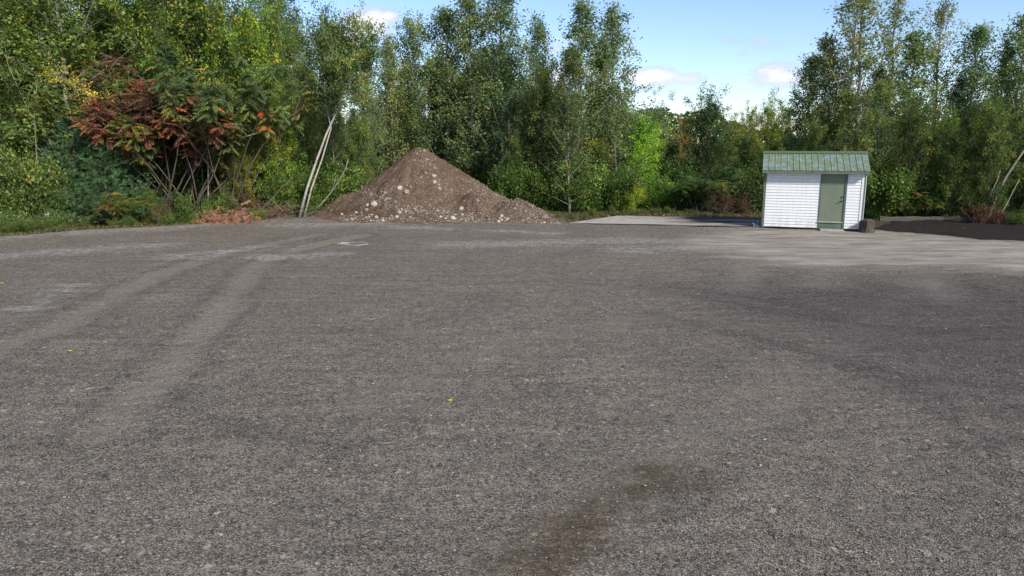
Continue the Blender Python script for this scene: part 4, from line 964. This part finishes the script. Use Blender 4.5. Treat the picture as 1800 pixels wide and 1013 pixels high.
und(245, 31.0, 'lowsumac', 1, 1.4, 1.0, 'low green sumac right of the orange tinged one', (.9, 1.0, .8))
und(290, 31.0, 'smallshrub', 0, .9, 1.2, 'low green weeds at the gravel edge below the red sumac', (.9, 1.1, .7))
und(235, 30.5, 'smallshrub', 1, .35, 1.6, 'ground hugging bright green weeds at the gravel edge', (1.4, 1.6, .8))
und(318, 31.3, 'shrub', 1, 1.5, .7, 'dark leafy bush under the drooping red sumac', (.75, .85, .6))
und(398, 32.6, 'shrub', 3, 1.7, .7, 'olive leafy bush between the forked stem and the brush heap', (.95, .95, .7))
und(270, 31.8, 'shrub', 2, 1.6, .7, 'dark green bush under the red sumac, right of the young pine', (.7, .85, .6))
und(292, 31.0, 'redshrub', 0, 1.2, .8, 'small reddish brown shrub under the wood edge left of the forked stem', (.75, .85, .8))
und(330, 31.4, 'smallshrub', 0, .8, 1.2, 'leafy weeds around the foot of the forked stem', (1.1, 1.2, .8))
und(372, 32.4, 'smallshrub', 1, 1.2, .9, 'upright green weeds right of the thin white birch stem', (1.0, 1.15, .8))
und(425, 33.3, 'redshrub', 1, 1.9, .9, 'dark red leaved shrub above the brown brush heap', (.9, .7, .8))
und(455, 32.6, 'smallshrub', 0, .8, 1.3, 'green weeds growing over the brush beside the wood scrap', (1.1, 1.2, .7))
und(500, 34.3, 'shrub', 3, 2.6, .7, 'dark bush behind the brush pile left of the leaning birch', (.75, .85, .6))
und(560, 35.5, 'shrub', 0, 2.6, .8, 'olive bush right of the leaning birch trunks', (1.0, 1.05, .7))
und(600, 36.8, 'shrub', 1, 2.8, .8, 'green bush behind the left toe of the mound', (.95, 1.05, .7))
und(605, 35.1, 'smallshrub', 1, .35, 1.0, 'weeds sprouting on the left toe of the mound', (1, 1.1, .8), z=.55)
und(545, 34.6, 'smallshrub', 0, .7, 1.0, 'weeds at the foot of the leaning dead stem', (.9, 1.1, .7))
und(1107, 36.3, 'shrub', 2, 1.6, .75, 'small yellow leaved bush at the back corner of the pad', (2.0, 1.7, .6))
und(1142, 37.5, 'shrub', 3, 2.2, .8, 'green bush under the sunlit maple', (1.3, 1.5, .7))
und(1190, 37.3, 'shrub', 0, 2.1, .9, 'dark green bush behind the middle of the pad', (.65, .8, .6))
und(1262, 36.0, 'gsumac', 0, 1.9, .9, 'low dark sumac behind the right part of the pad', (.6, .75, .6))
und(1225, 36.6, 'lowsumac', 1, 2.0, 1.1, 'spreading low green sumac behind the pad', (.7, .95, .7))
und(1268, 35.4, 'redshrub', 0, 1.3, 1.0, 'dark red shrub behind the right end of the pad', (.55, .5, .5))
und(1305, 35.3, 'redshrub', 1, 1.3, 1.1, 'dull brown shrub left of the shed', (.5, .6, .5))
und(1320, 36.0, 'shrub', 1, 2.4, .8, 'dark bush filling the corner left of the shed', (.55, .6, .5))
und(1622, 32.6, 'lowsumac', 0, 1.75, .8, 'young green sumac with one red leaf behind the grey timber', (.85, 1.2, .8))
und(1700, 32.0, 'lowsumac', 1, 1.6, .8, 'young sumac left of the red shrubs behind the soil', (.7, .95, .6))
und(1722, 30.6, 'redshrub', 0, 1.15, .8, 'rust red shrub at the back of the black soil, left one', (.6, .5, .45))
und(1752, 30.4, 'redshrub', 1, 1.0, .9, 'rust red shrub at the back of the black soil, right one', (.65, .42, .5))
und(1790, 30.2, 'smallshrub', 0, 1.0, 1.0, 'dark green bush at the right end of the black soil', (.6, .75, .5))
und(1545, 32.8, 'smallshrub', 1, .9, .9, 'green weeds behind the stump', (.8, 1.0, .6))
for k in range(25):
    px = 655 + k * 17.5 + random.uniform(-6, 6); Y_ = (41.5 if px < 830 else 41.5 - (px - 830) * .03) + random.uniform(-.4, .4)
    und(px, max(36.8, Y_) if px < 880 else 37.0 + random.uniform(-.4, .3), 'shrub', k, random.uniform(1.9, 3.0), .85, 'leafy understorey bush along the wood edge behind the mound', tuple(np.array((.85, 1.0, .65)) * random.uniform(.7, 1.3)), 'bushes behind the mound')
for k in range(30):
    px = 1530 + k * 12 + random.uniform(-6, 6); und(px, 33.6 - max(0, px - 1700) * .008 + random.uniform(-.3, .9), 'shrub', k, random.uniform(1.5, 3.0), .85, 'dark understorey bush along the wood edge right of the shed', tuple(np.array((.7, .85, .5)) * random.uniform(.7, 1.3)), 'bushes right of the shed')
for k in range(14):
    px = -60 + k * 48 + random.uniform(-10, 10); und(px, edge_px(px) + 3.8 + random.uniform(-.5, 1), 'shrub', k, random.uniform(2.4, 3.4), .85, 'dark understorey bush inside the left wood', tuple(np.array((.7, .8, .5)) * random.uniform(.7, 1.3)), 'bushes inside the left wood')
for k in range(9):
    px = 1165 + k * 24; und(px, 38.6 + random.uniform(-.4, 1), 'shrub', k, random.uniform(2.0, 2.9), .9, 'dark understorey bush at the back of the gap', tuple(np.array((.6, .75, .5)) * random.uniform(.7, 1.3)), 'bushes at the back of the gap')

for k in range(34):
    px = -40 + k * 15.5 + random.uniform(-7, 7)
    if 560 < px: break
    und(px, edge_px(px) + random.uniform(.5, 2.6), 'smallshrub', k, random.uniform(.25, .75), 1.2, 'low ragged weeds on the verge between the gravel and the left wood', tuple(np.array([(1.0, 1.1, .7), (1.3, 1.1, .7), (.8, .95, .7)][k % 3]) * random.uniform(.6, 1.1)), 'weeds on the left verge')
for k in range(26):
    px = 930 + k * 16 + random.uniform(-6, 6)
    if px > 1330: break
    Yp = 35.2 + random.uniform(-.5, .9) if px > 1085 else edge_px(px) + random.uniform(.6, 2.0)
    und(px, Yp, 'smallshrub', k, random.uniform(.2, .6), 1.1, 'low weeds on the grassy strip around the back of the pad', tuple(np.array([(.9, 1.0, .6), (.7, .8, .5), (1.0, .85, .55)][k % 3]) * random.uniform(.6, 1.0)), 'weeds behind the pad')
# ------------------------------------------------------------------ leaning birch with twin trunks (custom)
def pl(pts, Y0, Y1=None):
    Y1 = Y0 if Y1 is None else Y1
    return np.array([at(px, py, Y0 + (Y1 - Y0) * i / (len(pts) - 1)) for i, (px, py) in enumerate(pts)])
YB = 33.6
tr = pl([(525, 376), (540, 330), (558, 278), (574, 235), (588, 205), (600, 185), (614, 155), (622, 125), (626, 95)], YB, YB + .6); tr[0][2] = -.05
tb, cr = gen_tree(H=1, Rr=1.75, base=.55, nb=60, prof=egg_prof, elev=(30, 25), leaf=.095, per_twig=60, twigs=6, spread=.14, r0=.052, trunk=tr, droop=.2)
tr2 = pl([(533, 377), (548, 330), (566, 280), (582, 225), (575, 195), (588, 140), (590, 105), (594, 80)], YB + .1, YB + .9); tr2[0][2] = -.05
tb2, cr2 = gen_tree(H=1, Rr=1.35, base=.5, nb=50, prof=egg_prof, elev=(35, 25), leaf=.095, per_twig=55, twigs=6, spread=.14, r0=.034, trunk=tr2, droop=.2)
rt = empty('birch_tree', tuple(tr[0])); tag(rt, 'birch with two white trunks leaning right beside the dirt mound', 'tree')
for b_, nm, mt in ((tb, 'trunk', 'birchbark'), (tb2, 'trunk', 'birchbark'), (cr, 'crown', 'birch'), (cr2, 'crown', 'birch')):
    o = b_.build(nm, M[mt], rt, nm == 'trunk'); o.location = tuple(-tr[0]); o.color = (.95, 1.0, .85, 1)
def stem(pts, Y0, r0, r1, mat, label, name='stem', cat='stem', extra=(), Y1=None):
    mb = MB(); mb_pts = pl(pts, Y0, Y1); mb.tube(mb_pts, np.linspace(r0, r1, len(pts)), 7)
    for e, a_, b_ in extra: mb.tube(pl(e, Y0, Y1), np.linspace(a_, b_, len(e)), 6)
    o = mb.build(name, M[mat], None, True); tag(o, label, cat); return o
M['deadwood'] = simple('bleached_wood', (.42,.37,.30), .85, .2, 9, .3)
stem([(548, 373), (566, 358), (582, 338), (596, 318), (608, 295), (612, 280)], 34.2, .035, .014, 'palebark', 'thin dead pale stem leaning right between birch and mound', 'dead_sapling', 'sapling', extra=[([(582, 338), (588, 322), (590, 310)], .014, .004)])
stem([(385, 245), (400, 243), (420, 243), (440, 238), (460, 231)], 32.3, .02, .035, 'deadwood', 'bleached broken branch hanging level in front of the left wood', 'branch', 'branch', extra=[([(460, 231), (470, 236), (488, 250)], .012, .003), ([(415, 243), (425, 232), (432, 225)], .01, .003)])
stem([(366, 378), (366, 340), (366, 300), (364, 250), (366, 215), (365, 188)], 32.9, .035, .022, 'birchbark', 'thin upright white birch stem left of the bleached branch', 'young_birch', 'young tree')
stem([(343, 366), (352, 345), (366, 325), (378, 300), (388, 270), (392, 240), (396, 218)], 31.9, .04, .012, 'bark', 'curving forked grey stem at the left wood edge', 'forked_sapling', 'sapling', extra=[([(347, 352), (341, 320), (336, 298), (324, 265), (320, 240)], .028, .008), ([(337, 300), (346, 280), (344, 262)], .014, .004)])
stem([(358, 380), (357, 340), (356, 318), (355, 290)], 33.5, .02, .014, 'palebark', 'short pale sapling stem left of the white birch stem', 'dead_sapling', 'sapling')
stem([(1734, 391), (1742, 370), (1752, 345), (1768, 312), (1786, 285), (1802, 262), (1830, 215)], 30.9, .055, .035, 'palebark', 'thickest of the three stems leaning right at the right frame edge', 'birch_tree')
stem([(1728, 392), (1736, 362), (1742, 340), (1752, 318), (1758, 300)], 31.1, .035, .02, 'palebark', 'leaning pale stem left of the thickest one at right', 'birch_tree', 'young tree')
stem([(1755, 392), (1762, 372), (1773, 352), (1784, 330), (1792, 316)], 30.8, .028, .015, 'palebark', 'thinnest leaning stem right of the thickest one', 'birch_tree', 'young tree')
stem([(982, 374), (980, 350), (984, 320), (982, 280), (985, 250)], 36.9, .03, .02, 'palebark', 'thin pale trunk at the wood edge right of the mound, left of a pair', 'young_tree', 'young tree')
stem([(988, 374), (989, 345), (987, 318), (990, 290)], 36.9, .03, .018, 'palebark', 'thin pale trunk at the wood edge right of the mound, right of a pair', 'young_tree', 'young tree')
stem([(890, 372), (891, 330), (893, 300), (896, 250), (894, 210)], 38.2, .04, .03, 'palebark', 'slim pale trunk standing behind the right slope of the mound', 'young_tree', 'young tree')
stem([(1075, 372), (1085, 376), (1097, 380)], 36.6, .03, .02, 'deadwood', 'pale fallen pole lying at the back left corner of the pad', 'pole', 'pole')
stem([(18, 395), (20, 235), (26, 215), (27, 160), (25, 130)], 32.5, .035, .025, 'palebark', 'slim grey trunk at the far left above the light green bush', 'young_tree', 'young tree')
stem([(79, 392), (78, 190), (77, 130), (76, 80), (76, 100)], 33.0, .03, .02, 'twig', 'brown slim trunk left of the yellow leaved sapling', 'young_tree', 'young tree')
# trunk stems must reach the ground: long lower parts hidden in the bushes
# yellow leaved sapling
tr = pl([(70, 372), (66, 300), (60, 200), (66, 140), (90, 128), (140, 155), (185, 190)], 31.6, 31.0); tr[0][2] = 0
mb = MB(); mb.tube(tr, np.linspace(.026, .008, 7), 6); cr = MB()
for k in range(70):
    q = interp_pl(tr, random.uniform(.58, 1.0)); d = unit(rng.normal(size=3) + [.4, -.3, .1]); tw = curve(q, d, random.uniform(.25, .9), (0, 0, -.15), 4, .1); mb.tube(tw, np.linspace(.006, .002, 4), 3, cap=False)
    m_ = random.randrange(6, 16); cr.leaves(interp_pl(tw, rng.random(m_)) + rng.normal(size=(m_, 3)) * .08, .085, c=rng.random())
rt = empty('birch_sapling', tuple(tr[0])); tag(rt, 'arching sapling with bright yellow leaves left of the red sumac', 'young tree')
for b_, nm, mt in ((mb, 'trunk', 'palebark'), (cr, 'crown', 'yellow')):
    o = b_.build(nm, M[mt], rt); o.location = tuple(-tr[0])

# ------------------------------------------------------------------ brush heaps, grass, litter
def brush(name, px, Y_, w, h, n, label, needlem=True, color=(1, 1, 1), z=0, nn=9):
    x0 = gx(px, Y_); rt = empty(name, (x0, Y_, z)); tag(rt, label, 'brush'); tb = MB(); cr = MB()
    for k in range(n):
        a = rng.uniform(0, 6.28); p0 = np.array([rng.normal() * w * .35, rng.normal() * w * .22, rng.uniform(.02, h * .5)])
        B = curve(p0, (math.cos(a), math.sin(a) * .5, rng.uniform(.1, .8)), rng.uniform(.5, 1.1) * w * .6, (0, 0, -.9), 7, .12); B[:, 2] = np.maximum(.03, np.minimum(B[:, 2], h * 1.2))
        tb.tube(B, np.linspace(.012, .004, 7), 4, cap=False)
        if needlem:
            for s in range(10):
                C = interp_pl(B, np.array([rng.uniform(.1, 1)])) + rng.normal(size=(1, 3)) * [.07, .07, .04]; C[:, 2] = np.maximum(.04, C[:, 2])
                needles(cr, C, np.array([[math.cos(a) * .4, math.sin(a) * .4, -.5]]), nn, ln=.11, w=.008, c=rng.uniform(.1, .9))
    tb.build('twigs', M['twig'], rt)
    if needlem: o = cr.build('needles', M['dead'], rt); o.color = (*color, 1)
brush('brush_heap', 402, 31.7, 1.5, .55, 70, 'heap of dead pine boughs with reddish brown needles at the gravel edge', z=0, nn=14)
brush('brush_heap', 450, 33.0, 1.9, .85, 60, 'brown dead brush heap behind the reddish bough heap', color=(.55, .55, .55), nn=10)
brush('brush_pile', 497, 33.8, 2.2, 1.1, 70, 'bare dark twigs piled left of the leaning birch', False)
brush('brush_pile', 1295, 35.4, 1.8, .6, 30, 'bare twigs lying at the back of the pad left of the shed', False)
for (pts, lab) in (([(455, 375), (476, 352), (495, 330), (515, 312)], 'long bare branch sticking up right out of the dark brush'), ([(498, 372), (482, 356), (466, 343)], 'short bare branch leaning left in the dark brush'), ([(340, 384), (352, 376), (372, 366)], 'pale fallen branch in the weeds left of the bough heap')):
    stem(pts, 32.7, .022, .008, 'twig', lab, 'branch', 'branch')
def blades(cr, X, Y, Z, hgt, c=.5):
    n = len(X); a = rng.uniform(0, 6.28, n); h = hgt * rng.uniform(.5, 1.3, n); w = .008; lean = rng.uniform(.1, .7, n) * h
    b = np.stack([-np.sin(a) * w, np.cos(a) * w, a * 0], -1); P0 = np.stack([X, Y, Z], -1); d = np.stack([np.cos(a), np.sin(a), a * 0], -1)
    P1 = P0 + d * (lean * .35)[:, None] + np.array([0, 0, 1]) * (h * .6)[:, None]; P2 = P0 + d * lean[:, None] + np.array([0, 0, 1]) * h[:, None]
    V = np.stack([P0 - b, P0 + b, P1 + b * .8, P1 - b * .8, P1 - b * .8, P1 + b * .8, P2 + b * .15, P2 - b * .15], 1).reshape(-1, 3)
    cr.add(V, Q=np.arange(8 * n).reshape(-1, 4), v=np.repeat(rng.random(n), 8), c=np.repeat(np.zeros(n) + c, 8))
cr = MB(); n = 52000; px = rng.uniform(-330, 2150, n); ex = np.array([gx(p_, 32) for p_ in px]); off = rng.gamma(1.6, .7, n) - .15
X = ex; Y = edgeY(X) + off; dens = fbm(X * .9, Y * .9, 3)
kp = (dens + rng.normal(size=n) * .15 > -.02) & ~((X > 12.5) & (off < 3.2) & (X < 27)) & ~((X > 9) & (X < 14) & (Y < 34))
X = X[kp]; Y = Y[kp]; hgt = np.where((X > 1.5) & (X < 12), .15, .12) * (1 + .8 * np.clip(fbm(X * 1.5, Y * 1.5, 2), -.5, .6))
blades(cr, X, Y, X * 0 + .0, hgt, np.clip(.5 + fbm(X * 2, Y * 2, 2), 0, 1))
o = cr.build('grass', M['grass']); o.color = (.55, .56, .5, 1); tag(o, 'patchy grass along the edge of the lot', 'grass', kind='stuff')
# fallen leaves on the verge
cr = MB(); n = 5200; px = rng.uniform(-330, 2100, n); X = np.array([gx(p_, 32) for p_ in px]); Y = edgeY(X) + rng.gamma(1.4, 1.0, n) - .3
kp = (X < 12.5); X = X[kp]; Y = Y[kp]; cr.leaves(np.stack([X, Y, X * 0 + .07], -1), .08, up=3)
o = cr.build('leaf_litter', M['dead']); tag(o, 'brown leaf litter on the verge under the trees', 'leaf litter', kind='stuff')
for (px, py, c_, lab) in ((3, 502, 'yellow', 'yellow fallen leaf on the gravel at the left frame edge'), (123, 621, 'yellow', 'orange tan fallen leaf on gravel between the tyre tracks'), (790, 709, 'yellow', 'pale yellow fallen leaf alone in the middle of the gravel')):
    q = gp(px, py); mb = MB(); z_ = float(lot_z(np.array([q[0]]), np.array([q[1]]))[0]); s_ = .045 if py > 600 else .07
    pts_ = [(math.cos(t) * s_ * (1 if k % 2 == 0 else .6), math.sin(t) * s_ * (1 if k % 2 == 0 else .6), .012 + .008 * math.sin(t * 2)) for k, t in enumerate(np.linspace(0, 6.283, 12, endpoint=False))] + [(0, 0, .012)]
    mb.add(pts_, T=[(i, (i + 1) % 12, 12) for i in range(12)], v=.6); o = mb.build('fallen_leaf', M[c_]); o.location = (q[0], q[1], z_ + .01); tag(o, lab, 'leaf')

# ------------------------------------------------------------------ light and sky
SUN_EL = 36.0; SUN_AZ = math.atan2(.62, -.74)   # compass angle from +Y towards +X
sd_ = Vector((math.sin(SUN_AZ) * math.cos(R(SUN_EL)), math.cos(SUN_AZ) * math.cos(R(SUN_EL)), math.sin(R(SUN_EL))))
ld = bpy.data.lights.new('sun', 'SUN'); ld.energy = 3.4; ld.angle = R(7); ld.color = (1, .93, .82)
lo_ = bpy.data.objects.new('sun', ld); COL.objects.link(lo_); lo_.rotation_euler = sd_.to_track_quat('Z', 'Y').to_euler(); lo_.location = (10, -10, 30)
w = bpy.data.worlds.new('World'); scn.world = w; w.use_nodes = True; nt = w.node_tree; nt.nodes.clear(); N = NT(nt)
sky = N.n('ShaderNodeTexSky', sky_type='NISHITA'); sky.sun_disc = False; sky.sun_elevation = R(SUN_EL); sky.sun_rotation = SUN_AZ; sky.air_density = 1.0; sky.dust_density = .0; sky.ozone_density = 2.0
SK = .092
tc = N.n('ShaderNodeTexCoord').outputs['Generated']; sx = N.n('ShaderNodeSeparateXYZ', ins={0: tc})
yv = N.math('MAXIMUM', sx.outputs[1], .05); u = N.math('DIVIDE', sx.outputs[0], yv); v = N.math('DIVIDE', sx.outputs[2], yv)
fwd = N.math('GREATER_THAN', sx.outputs[1], .05)
nz = N.noise(N.mapping(tc, (1, 1, 2.0)), 9.0, 9, .62)
tot = None
for (px, py, rx, ry, amp) in ((672, 38, 75, 34, 1.15), (620, 60, 60, 30, .6), (1150, 135, 62, 20, 1.15), (1225, 140, 85, 20, .7), (1372, 128, 62, 26, .95), (1255, 172, 45, 11, .7), (760, 190, 60, 40, .5), (1000, 130, 60, 40, .35), (1700, 110, 60, 30, .5), (1250, 100, 60, 10, .35), (1560, 90, 50, 40, .5)):
    d = ray(px, py); u0, v0 = d[0] / d[1], d[2] / d[1]
    a = N.math('POWER', N.math('DIVIDE', N.math('SUBTRACT', u, u0), rx / F), 2.0); b = N.math('POWER', N.math('DIVIDE', N.math('SUBTRACT', v, v0), ry / F), 2.0)
    g = N.math('MULTIPLY', N.math('EXPONENT', N.math('MULTIPLY', N.math('ADD', a, b), -1.0)), amp)
    tot = g if tot is None else N.math('ADD', tot, g)
tot = N.math('MULTIPLY', tot, fwd)
gen = N.math('MULTIPLY', N.math('SUBTRACT', 1.0, fwd), .55)
den = N.math('ADD', N.math('ADD', tot, gen), N.math('MULTIPLY_ADD', nz, 4.6, -2.35))
mask = N.ramp(N.math('MULTIPLY', den, .7), [(.30, 0.0), (.74, .92)])
thick = N.ramp(N.math('MULTIPLY', den, .7), [(.35, (.32,.36,.48)), (.55, (.40,.41,.50)), (.78, (.56,.56,.57))])
skyc = N.mix(1.0, sky.outputs[0], (SK * .90, SK * .95, SK * 1.12), 'MULTIPLY')
fin = N.mix(mask, skyc, thick)
bg = N.n('ShaderNodeBackground', ins={0: fin, 1: 1.0}); wo = N.n('ShaderNodeOutputWorld', ins={0: bg.outputs[0]})
scn.view_settings.view_transform = 'Standard'; scn.view_settings.look = 'None'; scn.view_settings.exposure = .85; scn.view_settings.gamma = 1
scn.cycles.max_bounces = 6; scn.cycles.transparent_max_bounces = 4; scn.cycles.diffuse_bounces = 3; scn.cycles.glossy_bounces = 2; scn.cycles.transmission_bounces = 3
scn.cycles.use_denoising = True
